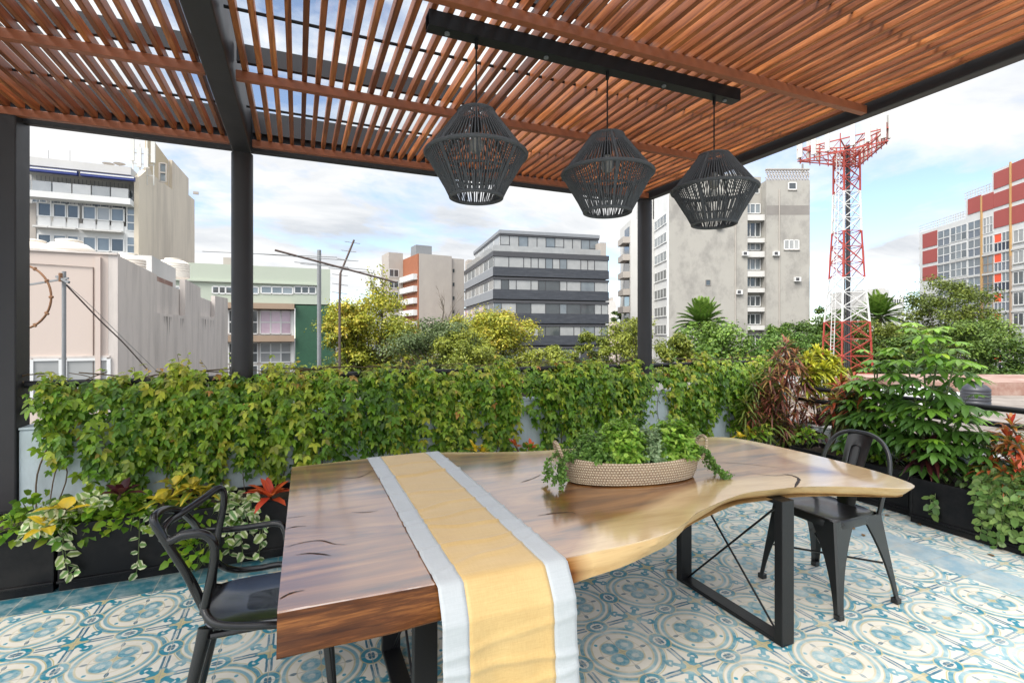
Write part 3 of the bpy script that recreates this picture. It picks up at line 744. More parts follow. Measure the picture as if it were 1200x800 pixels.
# ------------------------------------------------------------------ table runner
def make_runner():
    root = thing('table_runner', 'gold and pale grey cloth runner hanging over the near side of the table', 'table runner', (.6, 2.2, ZT))
    x0, x1 = .378, .812
    path = [(3.20, .36), (3.165, .55), (3.135, .70), (3.10, ZT+.001), (3.07, ZT+.004)]
    path += [(3.07-1.60*i/150, ZT+.0042) for i in range(1, 150)]
    path += [(1.455, ZT+.0045), (1.440, ZT-.003), (1.422, ZT-.03), (1.404, ZT-.055), (1.388, ZT-.085)]
    path += [(1.384-.012*i/80, ZT-.085-.58*i/80) for i in range(1, 81)]
    CREASE = [(2.62, .12, .011, .013), (2.30, -.10, .005, .018), (2.12, .22, .007, .012), (1.98, .10, .006, .011), (1.86, -.2, .008, .012), (1.70, .05, .007, .011), (1.58, .3, .005, .015), (2.85, .05, .007, .012)]
    def strip(name, xa, xb, m, nx):
        mb = MB(); n = len(path)
        for i, (y, z) in enumerate(path):
            onT = z > ZT+.0015
            for k in range(nx+1):
                x = xa+(xb-xa)*k/nx
                if onT:
                    dz = sum(h_*math.exp(-((y-y_-s_*(x-.6)-.012*math.sin(x*23+y_*9))/w_)**2) for y_, s_, h_, w_ in CREASE)+.0008*(1+math.sin(y*61+x*18))*.5
                    mb.v.append(Vector((x+.003*math.sin(y*3), y, z+dz)))
                else:
                    hang = max(0, (ZT-z))
                    mb.v.append(Vector((x+.010*hang*math.sin(z*7)+.02*hang*(x-.6), y+(-1 if y < 2 else 1)*(.018*hang*2*(math.sin(x*17+z*2.2)+.4*math.sin(x*41+3*z))+(sum(h_*math.exp(-((z-z_-s_*(x-.6))/.012)**2) for z_, s_, h_ in ((.60, .10, .005), (.52, -.08, .007), (.43, .15, .006), (.33, .02, .008), (.24, -.1, .006))) if y < 2 else 0)), z)))
        for i in range(n-1):
            for k in range(nx):
                a = i*(nx+1)+k; mb.f.append((a, a+1, a+nx+2, a+nx+1))
        o = obj(name, mb, m, root, smooth=False)
        for p in o.data.polygons: p.use_smooth = True
        s = o.modifiers.new('Thickness', 'SOLIDIFY'); s.thickness = .0012; s.offset = 1
        return o
    def cloth(name, base, c2):
        m, nt, bs = new_mat(name); v = nt.coord('Object')
        wv = nt.noise(nt.mapping(v, (350, 25, 60)), 1.0, 3, .6); w2 = nt.noise(nt.mapping(v, (12, 300, 300)), 1, 3, .6); n = nt.noise(v, 5, 4)
        nt.put(bs.inputs['Base Color'], nt.mix(nt.m('ADD', (wv-.5)*.6+(w2-.5)*.7+.5, (n-.5)*.6, clamp=True), base, c2))
        bs.inputs['Roughness'].default_value = .48; bs.inputs['Sheen Weight'].default_value = .2
        nt.put(bs.inputs['Normal'], nt.bump(wv+w2+nt.noise(nt.mapping(v, (3, 30, 30)), 1, 3)*1.2, .14, .003))
        return m
    gold = cloth('gold_cloth', (.44, .27, .085), (.62, .44, .19)); grey = cloth('pale_grey_cloth', (.34, .36, .37), (.46, .48, .49))
    strip('border', x0, x0+.079, grey, 6); strip('gold_band', x0+.079, x1-.082, gold, 20); strip('border', x1-.082, x1, grey, 6)
make_runner()

# ------------------------------------------------------------------ basket and its plants
BC = Vector((1.575, 2.13, ZT+.002)); BR = R(-12)
def make_basket():
    root = thing('woven_basket', 'long oval woven seagrass basket with rope handles holding plants', 'basket', BC, BR)
    m, nt, bs = new_mat('woven_seagrass'); v = nt.coord('Object')
    sp = nt.new('ShaderNodeSeparateXYZ'); nt.l.new(v, sp.inputs[0])
    ang = nt.m('ARCTAN2', E(nt, sp.outputs[1])*2.35, E(nt, sp.outputs[0]))
    zr = E(nt, sp.outputs[2])*78
    row = nt.m('FLOOR', zr); sh = nt.m('MULTIPLY', nt.m('FRACT', row*.5), 1.0)
    u = nt.m('FRACT', ang*22+sh); vv = nt.m('FRACT', zr)
    h = nt.m('MULTIPLY', nt.m('SINE', u*math.pi), nt.m('SINE', vv*math.pi))
    c = nt.ramp(nt.m('ADD', h*.75, nt.noise(v, 60, 3)*.25), [(.05, (.22, .14, .085)), (.35, (.46, .34, .22)), (.8, (.66, .54, .39))])
    nt.put(bs.inputs['Base Color'], c); bs.inputs['Roughness'].default_value = .8
    nt.put(bs.inputs['Normal'], nt.bump(h, .9, .006))
    prof = [(.86, 0), (.93, .006), (.97, .03), (1.0, .075), (1.015, .105), (1.0, .112), (.97, .105), (.94, .06), (.90, .02), (.86, .016)]
    mb = MB().lathe([(r*.365, z) for r, z in prof], n=72, rx=1, ry=.42)
    for v_ in mb.v: v_.z += .30*(v_.z/.112)*(abs(v_.x)/.365)**2.5*.085
    obj('body', mb, m, root, smooth=True, world=False)
    for s in (-1, 1):
        pts = [(s*.36, -.055, .09), (s*.385, -.055, .14), (s*.40, -.035, .185), (s*.405, 0, .20), (s*.40, .035, .185), (s*.385, .055, .14), (s*.36, .055, .09)]
        obj('handle', MB().tube(smooth_path(pts, 6), .0085, 8), m, root, smooth=True, world=False)
    obj('soil', MB().lathe([(.34, .07), (.2, .088), (.02, .09)], n=40, rx=1, ry=.40), M['soil'], root, world=False)
make_basket()
LB = leaf_mat('bright_boxwood', [(0, (.055, .16, .018)), (.5, (.17, .36, .035)), (1, (.40, .56, .08))], vary=.3)
LS = leaf_mat('pale_silver_green', [(0, (.13, .22, .09)), (.5, (.24, .36, .17)), (1, (.40, .50, .28))], vary=.25)
LTR = leaf_mat('string_foliage', [(0, (.06, .15, .025)), (.5, (.13, .26, .045)), (1, (.22, .36, .07))], vary=.3)
def rotp(x, y, z=0): return Vector((BC.x+x*math.cos(BR)-y*math.sin(BR), BC.y+x*math.sin(BR)+y*math.cos(BR), BC.z+z))
def bush(name, label, c, rx, ry, rz, n, L, W, m, grp):
    root = thing(name, label, 'plant', c, 0, grp)
    mb = MB()
    lv = Leaves(); c = np.array(c)
    # sprigs: short stems carrying whorls of leaves
    ns = n//16
    d = rdir(ns, .12, 1.0); rad = nr.uniform(.62, 1.05, ns)
    tip = c+d*np.array([rx, ry, rz])*rad[:, None]
    for i in range(ns):
        b = c+(tip[i]-c)*.25; b[2] = c[2]-.01
        pth = [Vector(b), Vector((b+tip[i])/2+np.array([0, 0, .015])), Vector(tip[i])]
        if i % 3 == 0: mb.tube(pth, .0015, 4, cap=False)
        ax = (tip[i]-b); ax = ax/np.linalg.norm(ax)
        k = 16; tt = nr.uniform(.45, 1.05, k)
        p = b+(tip[i]-b)*tt[:, None]
        rd = rdir(k); dd = rd-ax*(rd@ax)[:, None]; dd = dd/np.linalg.norm(dd, axis=1, keepdims=True)*1.0+ax*nr.uniform(.1, .9, k)[:, None]
        lv.add(p, dd, np.broadcast_to(ax, (k, 3))+rdir(k)*.4, L*nr.uniform(.7, 1.2, k), W*nr.uniform(.8, 1.2, k), nr.uniform(0, .25, k), .3, np.clip(.15+.65*(tt-.45)/.6+nr.normal(0, .14, k), 0, 1))
    obj('stems', mb, M['stem_green'], root)
    lv.build('foliage', m, root)
G = 'leafy plants planted in the woven basket'
bush('basket_plant', 'bright green leafy plant beside the left basket handle', rotp(-.205, .0, .085), .125, .13, .175, 4200, .018, .013, LTR, G)
bush('basket_plant', 'bright green rounded bush, bulkiest plant in the basket', rotp(-.055, .0, .085), .145, .135, .215, 7600, .027, .018, LB, G)
bush('basket_plant', 'silvery pale green plant between two bright bushes in the basket', rotp(.085, -.015, .085), .085, .115, .20, 3600, .020, .014, LS, G)
bush('basket_plant', 'bright green pointed bush beside the right basket handle', rotp(.225, .0, .085), .138, .13, .215, 6800, .031, .017, LB, G)
def string_plant(label, spots):
    root = thing('trailing_plant', label, 'plant', spots[0][0]); lv = Leaves(); mb = MB()
    for pts in spots:
        pp = smooth_path(pts, 8); mb.tube(pp, .0014, 4, cap=False)
        P = np.array(pp); k = len(P)*3; ii = nr.integers(0, len(P), k)
        lv.add(P[ii]+nr.normal(0, .004, (k, 3)), rdir(k)+np.array([0, 0, -.2]), rdir(k, 0, 1), nr.uniform(.010, .019, k), nr.uniform(.009, .014, k), .1, .2, nr.uniform(.2, 1, k))
    obj('stems', mb, M['stem_green'], root); lv.build('foliage', LTR, root)
sp = []
for i in range(11):
    y = rng.uniform(-.10, .05); x = rng.uniform(-.35, -.27); ex = -.36-rng.uniform(0, .07); ez = rng.uniform(.004, .06)
    sp.append([rotp(x, y, .12), rotp(x-.045, y-.02, .15), rotp(ex-.02, y*1.3-.03, .11), rotp(ex-.02, y*1.4-.04, max(.05, ez)), rotp(ex-.03-rng.uniform(0, .03), y*1.4-.05, ez)])
string_plant('fine trailing plant spilling over the left end of the basket', sp)
sp = []
for i in range(9):
    y = rng.uniform(-.09, .03); k = rng.uniform(.3, 1.0)
    sp.append([rotp(.32, y, .13), rotp(.365, y-.01, .145), rotp(.40, y-.02, .10), rotp(.40+.05*k, y-.03, .05), rotp(.41+.12*k, y-.05*k-.03, .012)])
string_plant('fine trailing plant spilling over the right end of the basket', sp)
# ------------------------------------------------------------------ metal cafe chair (right)
def cafe_chair():
    root = thing('cafe_chair', 'black pressed steel cafe chair with slotted backrest at the flared table end', 'chair', (2.845, 1.99, 0), R(-92)); root.scale = (1.08, 1.08, 1.08)
    # local frame: the chair faces -Y (local), its back is at +Y
    m = M['chair']
    def P(n, mb, par=root, **k): return obj(n, mb, m, par, world=False, **k)
    seat = MB(); n = 48; o = 0
    def sq(a, rx, ry, p=4.5):
        c, s = math.cos(a), math.sin(a); k = (abs(c)**p+abs(s)**p)**(-1/p); return (c*k*rx, s*k*ry)
    rows = [(.02, .02, .446), (.12, .12, .446), (.165, .16, .450), (.178, .172, .458), (.186, .180, .456), (.190, .184, .446), (.191, .185, .415), (.186, .180, .415), (.184, .178, .438), (.02, .02, .438)]
    for rx, ry, z in rows:
        for k in range(n):
            x, y = sq(2*math.pi*k/n, rx, ry); wd = 1.0-.06*(y/.18)
            seat.v.append(Vector((x*wd, y, z)))
    for i in range(len(rows)-1):
        for k in range(n):
            k2 = (k+1) % n; seat.f.append((i*n+k, i*n+k2, (i+1)*n+k2, (i+1)*n+k))
    seat.f.append(tuple(range(n))[::-1]); seat.f.append(tuple((len(rows)-1)*n+k for k in range(n)))
    P('seat', seat, smooth=True)
    for sx in (-1, 1):
        for sy in (-1, 1):
            tx, ty = sx*.168, sy*.160; bx, by = sx*.225, sy*(.215 if sy > 0 else .205)
            mb = MB(); NR = 10
            for i in range(NR):
                f = i/(NR-1); z = .452*(1-f)+.012*f
                cx, cy = tx+(bx-tx)*f, ty+(by-ty)*f
                wd = (.105*(1-f)**2.2+.030+.010*(1-f)); th = .022+.016*(1-f)
                # an L-shaped pressed section whose corner faces outward
                L_ = [(0, 0), (-sx*wd, 0), (-sx*wd, -sy*.004), (-sx*.012, -sy*.012), (-sx*.004, -sy*wd), (0, -sy*wd)]
                c = (.010, .010)
                L_ = [(-sx*.009, 0), (-sx*wd, 0), (-sx*wd, -sy*.005), (-sx*.012, -sy*.010), (-sx*.010, -sy*.012), (-sx*.005, -sy*wd), (0, -sy*wd), (0, -sy*.009)]
                mb.v += [Vector((cx+a+sx*.016, cy+b+sy*.016, z)) for a, b in L_]
            K = 8
            for i in range(NR-1):
                for k in range(K):
                    k2 = (k+1) % K; mb.f.append((i*K+k, i*K+k2, (i+1)*K+k2, (i+1)*K+k))
            mb.f.append(tuple(range(K))); mb.f.append(tuple((NR-1)*K+k for k in range(K))[::-1])
            lg = P('leg', mb, smooth=True)
            P('foot_cap', MB().box(bx+sx*.001-.0175, bx+sx*.001+.0175, by+sy*.001-.0175, by+sy*.001+.0175, 0, .028), lg, bevel=.004)
    ap = MB()
    for s in (-1, 1):
        for (ax, ay, bx, by) in ((s*.178, -.13, s*.172, .13), (-.13, s*.172, .13, s*.172)):
            # scalloped apron
            q = 12
            for i in range(q):
                t0, t1 = i/q, (i+1)/q
                def pt(t, z): return (ax+(bx-ax)*t, ay+(by-ay)*t, z)
                def zb(t): return .418-.045*(abs(2*t-1))**2.5
                o = len(ap.v); ap.v += [Vector(pt(t0, .44)), Vector(pt(t1, .44)), Vector(pt(t1, zb(t1))), Vector(pt(t0, zb(t0)))]; ap.f.append((o, o+1, o+2, o+3))
    a_ = P('apron', ap); sd = a_.modifiers.new('Thickness', 'SOLIDIFY'); sd.thickness = .003
    # back hoop: two uprights that bow over
    hp = []
    for i in range(33):
        a = math.pi*i/32
        x = .186*math.copysign(abs(math.cos(a))**.75, math.cos(a)); z = .63+.205*math.sin(a)**.9
        hp.append((x, .175+.105*((z-.45)/.39), z))
    path = [(.165, .150, .40), (.176, .166, .46), (.184, .180, .54)]+hp+[(-.184, .180, .54), (-.176, .166, .46), (-.165, .150, .40)]
    P('backrest_hoop', MB().tube(smooth_path(path, 3), .0115, 10), smooth=True)
    sp = MB(); NR = 14; K = 9
    for i in range(NR):
        f = i/(NR-1); z = .40+.43*f; hw = .050+.022*f**1.2
        for k in range(K):
            u = (k/(K-1)*2-1); y = .150+.135*f-.018*math.sin(f*math.pi)-.010*(1-u*u)
            if .30 < f < .88 and .28 < abs(u) < .62: y -= .005
            sp.v.append(Vector((u*hw, y, z)))
    for i in range(NR-1):
        for k in range(K-1):
            a = i*K+k; sp.f.append((a, a+1, a+K+1, a+K))
    b = P('splat', sp, smooth=True); q = b.modifiers.new('Thickness', 'SOLIDIFY'); q.thickness = .004
    hr = smooth_path([(-.021, 0, .54), (-.024, 0, .66), (-.026, 0, .745), (-.012, 0, .765), (.012, 0, .765), (.026, 0, .745), (.024, 0, .66), (.021, 0, .54)], 5)
    for p in hr:
        f = (p.z-.40)/.43; p.y = .150+.135*f-.018*math.sin(f*math.pi)-.016
    P('pressed_slot', MB().tube(hr, .0035, 6), b, smooth=True)
    br = MB().tube([(-.19, -.17, .20), (.19, .17, .20)], .006, 6).tube([(.19, -.17, .212), (-.19, .17, .212)], .006, 6)
    P('cross_brace', br)
cafe_chair()

# ------------------------------------------------------------------ loop-backed armchair (left)
def loop_chair():
    root = thing('loop_armchair', 'black plastic armchair with intertwined loop back at the square table end', 'chair', (-.10, 2.23, 0))
    m = M['chair_plastic']
    Zs = .455
    # seat pan
    st = MB(); n = 48
    def so(a, k):
        c, s = math.cos(a), math.sin(a); q = (abs(c)**6+abs(s)**6)**(-1/6)
        x, y = c*q*.225*k, s*q*.20*k*(1+.10*c)
        return x, y
    rows = [(.05, -.012), (.4, -.012), (.75, -.008), (.92, .0), (.985, .003), (1.0, -.003), (.99, -.011), (.8, -.012), (.05, -.012)]
    for k, dz in rows:
        for i in range(n):
            x, y = so(2*math.pi*i/n, k); st.v.append(Vector((-.09+x, 2.23+y, Zs+dz-.008*(x/.22))))
    for i in range(len(rows)-1):
        for k in range(n):
            k2 = (k+1) % n; st.f.append((i*n+k, i*n+k2, (i+1)*n+k2, (i+1)*n+k))
    st.f.append(tuple(range(n))[::-1]); st.f.append(tuple((len(rows)-1)*n+k for k in range(n)))
    obj('seat', st, M['chair_seat'], root, smooth=True)
    def pt(px, py, Y): return onY(px, py, Y)
    def loop(name, pts, r=.0135):
        pp = smooth_path([pt(*p) for p in pts], 8)
        obj(name, MB().tube(pp, r, 10, sq=1.0), m, root, smooth=True)
    loop('back_loop', [(241, 718, 2.10), (229, 694, 2.09), (217, 670, 2.06), (196, 637, 2.03), (181, 612, 2.03), (183, 602, 2.06), (196, 596, 2.13), (212, 599, 2.22), (225, 610, 2.33), (236, 621, 2.44), (268, 620, 2.52), (300, 616, 2.53), (323, 613, 2.51), (333, 619, 2.49), (337, 645, 2.46), (338, 685, 2.42)])
    loop('back_loop', [(241, 714, 2.10), (226, 683, 2.08), (208, 655, 2.06), (194, 632, 2.06), (191, 621, 2.09), (198, 611, 2.13), (213, 601, 2.2), (238, 584, 2.31), (254, 572.5, 2.36), (261, 574, 2.38), (262.5, 588, 2.385), (258, 612, 2.38), (254, 636, 2.37), (251, 662, 2.365), (249, 696, 2.36)])
    loop('arm_loop', [(190, 629, 2.04), (199, 633, 2.03), (213, 627, 2.03), (232, 624.5, 2.03), (244, 628, 2.035), (250.5, 637, 2.04), (251.5, 652, 2.05), (248, 674, 2.06), (243, 697, 2.07), (239, 718, 2.08)], .0155)
    loop('arm_loop', [(249, 652, 2.37), (256, 660, 2.40), (265, 665, 2.44), (280, 667.5, 2.47), (305, 665, 2.48), (330, 661, 2.47), (340, 668, 2.45)])
    loop('seat_rim', [(246, 686, 2.36), (270, 687.5, 2.40), (300, 686, 2.41), (335, 682, 2.42), (352, 690, 2.40)], .012)
    loop('seat_rim', [(238, 706, 2.09), (243, 722, 2.055), (256, 731, 2.035), (285, 733, 2.03), (330, 731, 2.03), (352, 728, 2.05)], .014)
    A = pt(239, 716, 2.085)
    for top, foot in (((A.x+.008, A.y, Zs-.005), (-.40, 1.985, 0)), ((-.285, 2.385, Zs-.02), (-.375, 2.46, 0)), ((.10, 2.07, Zs-.03), (.135, 1.99, 0)), ((.10, 2.39, Zs-.03), (.145, 2.47, 0))):
        T, Fo = Vector(top), Vector(foot)
        obj('leg', MB().tube([T, T.lerp(Fo, .15), T.lerp(Fo, .5), Fo], [.030, .025, .020, .014], 12, sq=.75), m, root, smooth=True)
    for y in (2.07, 2.39): obj('seat_brace', MB().tube([(-.285, y, Zs-.03), (.10, y, Zs-.034)], .013, 8), m, root, smooth=True)
loop_chair()

# ------------------------------------------------------------------ planters
def planter(label, x0, x1, y0, y1, h, side, grp):
    root = thing('planter_box', label, 'planter', ((x0+x1)/2, (y0+y1)/2, 0), 0, grp)
    tk = .022
    mb = MB()
    mb.box(x0, x1, y0, y0+tk, .05, h); mb.box(x0, x1, y1-tk, y1, .05, h)
    mb.box(x0, x0+tk, y0+tk+.0005, y1-tk-.0005, .05, h-.001); mb.box(x1-tk, x1, y0+tk+.0005, y1-tk-.0005, .05, h-.001)
    obj('box', mb, M['planter'], root, bevel=.005)
    fb = MB(); fb.box(x0+.004, x1-.004, y0+.004, y1-.004, .002, .046)
    obj('plinth', fb, M['planter'], root, bevel=.004)
    ld = MB(); e = .014
    if side == 'y': ld.box(x0-.001, x1+.001, y0-e, y0-.002, .052, .066)
    else: ld.box(x0-e, x0-.002, y0-.001, y1+.001, .052, .066)
    obj('ledge', ld, M['planter'], root, bevel=.003)
    so = MB(); nx, ny = 14, 8
    for i in range(nx+1):
        for j in range(ny+1):
            so.v.append(Vector((x0+tk+.001+(x1-x0-2*tk-.002)*i/nx, y0+tk+.001+(y1-y0-2*tk-.002)*j/ny, h-.045+rng.uniform(-.012, .012))))
    for i in range(nx):
        for j in range(ny):
            a = i*(ny+1)+j; so.f.append((a, a+ny+1, a+ny+2, a+1))
    obj('soil', so, M['soil'], root)
GP = 'black planter boxes along the parapets'
XS = [(-2.62, -1.30, 'black planter box at the foot of the charcoal pier'), (-1.285, .02, 'black planter box behind the loop armchair'), (.035, 1.34, 'black planter box behind the table runner'), (1.355, 2.66, 'black planter box behind the plant basket'), (2.675, 4.05, 'black planter box in the corner under the red drooping shrub')]
for a, b, l in XS: planter(l, a, b, 3.725, 4.145, .385, 'y', GP)
planter('black planter box behind the cafe chair', 4.62, 5.04, 2.50, 3.62, .36, 'x', GP)
planter('black planter box with green ivy trailing over its front', 4.50, 5.04, 1.17, 2.45, .36, 'x', GP)

# ------------------------------------------------------------------ climbing vines on the parapet
LV = leaf_mat('vine_leaf', [(0, (.06, .15, .016)), (.35, (.15, .30, .026)), (.62, (.30, .43, .037)), (.85, (.48, .50, .055)), (1, (.52, .26, .07))], vary=.5, trans=.45, spec=.5, rough=.36)
def vine(label, xa, xb, n, lobes, seed, hang=.35, dens_top=.45):
    """leaves of three leaflets on stems that climb the wall and spill over the rails"""
    root = thing('climbing_vine', label, 'vine', ((xa+xb)/2, PY-.05, .38), 0, 'climbing vines along the blue parapet')
    r = np.random.default_rng(seed); lv = Leaves(); mb = MB()
    pts_, tn_ = [], []
    def bottom(x):
        zb = 1.25
        for lx, lw, lz in lobes:
            q = abs(x-lx)/lw
            if q < 1: zb = min(zb, lz+(1.12-lz)*q**3.0)
        return min(1.25, zb+.30*max(0, .6*math.sin(x*13+seed)+.5*math.sin(x*29+2*seed)))
    rail = lambda x: 1.165+.035*math.sin(x*7+seed)+.03*math.sin(x*17+2*seed)
    # strands spill over the rail and hang at different depths
    while len(pts_) < n*.74:
        x = r.uniform(xa-.04, xb+.04); zb = bottom(x)
        if zb > 1.2: continue
        z1 = rail(x)+r.normal(0, .03); z0 = zb+(z1-zb)*max(0, r.normal(.0, .42)) if r.random() < .6 else zb+(z1-zb)*r.random()
        z0 = min(z0, z1-.12); out = abs(r.normal(0, .075)); dep = PY+.03-out
        m_ = max(5, int((z1-z0)/.030)); ph = r.uniform(0, 6); off = r.normal(.03, .20)
        sw = r.normal(0, .05)
        for i in range(m_):
            f = i/(m_-1); z = z1-(z1-z0)*f
            yy = dep-.05*math.sin(f*3)+(.07*(1-f)**6); yy = min(yy, PY-.025) if z < .93 else yy
            pts_.append((x+sw*f+.02*math.sin(f*9+ph)+r.normal(0, .024), yy+r.normal(0, .022), z+r.normal(0, .018))); tn_.append(off)
    # a crest of young shoots on the rails, on both sides
    while len(pts_) < n*.90:
        x = r.uniform(xa, xb); 
        if bottom(x) > 1.15: continue
        pts_.append((x, PY+.08+r.normal(0, .07), rail(x)-.02+r.normal(0, .045))); tn_.append(r.normal(.06, .12))
    # and shaded leaves close to the wall
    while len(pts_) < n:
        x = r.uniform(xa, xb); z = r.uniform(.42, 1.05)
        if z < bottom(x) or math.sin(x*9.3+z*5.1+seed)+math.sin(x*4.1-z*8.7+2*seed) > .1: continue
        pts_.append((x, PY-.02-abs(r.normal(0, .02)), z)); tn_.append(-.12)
    P = np.array(pts_); k = len(P); xs = P[:, 0]
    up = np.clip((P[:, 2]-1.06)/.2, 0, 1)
    # leaf axis points out from the wall and down, blade faces out and up
    a = r.normal(0, .75, k)
    D = np.stack([np.sin(a), -np.cos(a)*(.75-.3*up), -.85+.85*up*r.random(k)+r.normal(0, .25, k)], 1)
    N = np.stack([r.normal(0, .35, k), -.75+.5*up+r.normal(0, .25, k), .65+.4*up+r.normal(0, .2, k)], 1)
    sz = r.uniform(.026, .062, k)*(1-.08*up)
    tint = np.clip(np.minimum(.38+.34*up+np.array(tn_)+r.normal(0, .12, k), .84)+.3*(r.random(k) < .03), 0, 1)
    D = D/np.linalg.norm(D, axis=1, keepdims=True)
    S = np.cross(D, N); S /= np.linalg.norm(S, axis=1, keepdims=True)
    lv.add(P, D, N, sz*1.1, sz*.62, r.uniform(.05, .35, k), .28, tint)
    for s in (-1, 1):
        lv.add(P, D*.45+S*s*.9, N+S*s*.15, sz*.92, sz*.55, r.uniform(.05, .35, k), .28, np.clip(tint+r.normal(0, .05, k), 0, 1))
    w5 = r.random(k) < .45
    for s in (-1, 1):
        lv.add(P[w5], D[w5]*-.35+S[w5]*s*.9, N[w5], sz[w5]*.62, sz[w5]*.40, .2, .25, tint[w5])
    # stems
    for i in range(int((xb-xa)*9)):
        x = r.uniform(xa, xb)
        pts = [(x, PY-.05, .36), (x+r.normal(0, .06), PY-.02, .6), (x+r.normal(0, .10), PY-.03, .85), (x+r.normal(0, .12), PY+.02, 1.05), (x+r.normal(0, .2), PY+.07, 1.19), (x+r.normal(0, .3), PY+.06, 1.24)]
        mb.tube(smooth_path(pts, 4), float(r.uniform(.0025, .005)), 5, cap=False)
    for i in range(int((xb-xa)*5)):
        x = r.uniform(xa, xb); h = r.uniform(.04, .16); b = Vector((x, PY+.06, 1.2)); tp = b+Vector((r.normal(0, .05), r.normal(0, .04), h))
        mb.tube([b, b.lerp(tp, .5)+Vector((.01, 0, 0)), tp], .0016, 4, cap=False)
        kk = 4; f = np.linspace(.3, 1, kk); pp = np.array(b)+(np.array(tp-b))*f[:, None]
        lv.add(pp, rdir(kk, -.2, .6), rdir(kk, .2, 1), .04*(1.25-f*.6), .026*(1.2-f*.6), .1, .3, r.uniform(.6, 1.0, kk))
    obj('stems', mb, M['stem_brown'], root); lv.build('foliage', LV, root)
vine('leafy green vine beside the charcoal pier, reaching down to the planter', -1.54, -.33, 2500, [(-1.32, .22, .55), (-1.0, .32, .36), (-.62, .33, .40), (-.36, .25, .55)], 1)
vine('widest green vine behind the armchair and the table runner', -.32, 1.80, 4300, [(-.1, .40, .42), (.42, .38, .44), (.85, .34, .52), (1.25, .38, .40), (1.6, .28, .40)], 2)
vine('green vine behind the middle of the table, pale wall bare on either side', 2.0, 3.24, 2500, [(2.2, .28, .42), (2.55, .36, .38), (2.98, .32, .40)], 3)
vine('green vine between the front post and the red drooping shrub', 3.48, 5.05, 2500, [(3.68, .28, .44), (4.0, .4, .38), (4.5, .4, .38), (4.9, .3, .42)], 4)

# ------------------------------------------------------------------ planter plants
LCY = leaf_mat('yellow_croton', [(0, (.09, .16, .02)), (.45, (.32, .32, .03)), (1, (.72, .50, .03))], vein=(.70, .52, .05), vary=.25, rough=.35)
LCG = leaf_mat('speckled_croton', [(0, (.04, .10, .02)), (.6, (.10, .17, .03)), (1, (.45, .36, .03))], vein=(.62, .48, .05), vary=.3, rough=.35)
LCR = leaf_mat('red_croton', [(0, (.06, .12, .02)), (.35, (.40, .33, .03)), (.55, (.55, .14, .03)), (1, (.62, .075, .035))], vary=.25, rough=.35)
LCX = leaf_mat('mixed_croton', [(0, (.03, .05, .015)), (.3, (.12, .16, .03)), (.5, (.34, .10, .03)), (.68, (.46, .05, .03)), (.85, (.50, .38, .05)), (1, (.30, .30, .04))], vary=.35, rough=.35)
LRD = leaf_mat('drooping_red', [(0, (.05, .03, .02)), (.35, (.14, .05, .035)), (.6, (.34, .10, .06)), (.8, (.30, .20, .06)), (1, (.20, .26, .05))], vary=.4, rough=.4)
LPU = leaf_mat('dark_burgundy', [(0, (.022, .010, .014)), (.6, (.075, .018, .024)), (1, (.16, .035, .03))], vary=.35, rough=.33)
LYC = leaf_mat('golden_green', [(0, (.12, .18, .02)), (.5, (.30, .34, .03)), (1, (.52, .48, .04))], vary=.3)
LSP = leaf_mat('strap_green', [(0, (.05, .10, .02)), (.5, (.13, .20, .035)), (1, (.34, .34, .06))], vary=.3)
LVR = leaf_mat('variegated_leaf', [(0, (.08, .19, .05)), (.5, (.20, .36, .10)), (1, (.38, .46, .12))], edge=(.70, .72, .46), vary=.25)
LSC = leaf_mat('umbrella_leaf', [(0, (.035, .085, .018)), (.4, (.085, .19, .03)), (.75, (.20, .38, .035)), (1, (.42, .52, .05))], vary=.22, rough=.33, spec=.5)
LIV = leaf_mat('trailing_ivy', [(0, (.05, .12, .025)), (.5, (.12, .22, .05)), (1, (.24, .34, .09))], vary=.3)
def rosette(lv, c, n, L, W, elo, ehi, droop, tint, fold=.3, axis=(0, 0, 1), r0=.01):
    a = np.arange(n)*2.399+nr.uniform(0, 6); e = np.radians(nr.uniform(elo, ehi, n))
    D = np.stack([np.cos(a)*np.cos(e), np.sin(a)*np.cos(e), np.sin(e)], 1)
    D = D+np.array(axis)*.0
    N = np.stack([-np.cos(a)*np.sin(e), -np.sin(a)*np.sin(e), np.cos(e)], 1)
    P = np.array(c)+D*r0+np.stack([np.zeros(n), np.zeros(n), nr.uniform(-.02, .01, n)], 1)
    lv.add(P, D, N, L*nr.uniform(.7, 1.15, n), W*nr.uniform(.8, 1.15, n), droop*nr.uniform(.6, 1.4, n), fold, np.clip(tint+nr.normal(0, .18, n), 0, 1))
def rosette_plant(name, label, heads, m, n, L, W, elo, ehi, droop, tint=.5, base=None, grp=None, cat='plant', stem='stem_brown', tiers=1, step=.03):
    base = Vector(base) if base is not None else Vector(heads[0])-Vector((0, 0, .1))
    root = thing(name, label, cat, base, 0, grp); lv = Leaves(); mb = MB()
    for h in heads:
        h = Vector(h); md = base.lerp(h, .5)+Vector((rng.uniform(-.02, .02), rng.uniform(-.02, .02), .02))
        mb.tube(smooth_path([base, md, h], 5), [.009]*5+[.007]*6, 6, cap=False)
        for tr in range(tiers):
            f = tr/max(1, tiers-1)
            p = h-Vector((0, 0, step*tr)); 
            rosette(lv, p, n, L*(1-.15*(tr == 0)), W, elo-35*f if tiers > 1 else elo, ehi-30*f if tiers > 1 else ehi, droop*(1+.5*f), tint+.12*(1-f)-.12*f)
    obj('stem', mb, M[stem], root); lv.build('foliage', m, root)
    return root
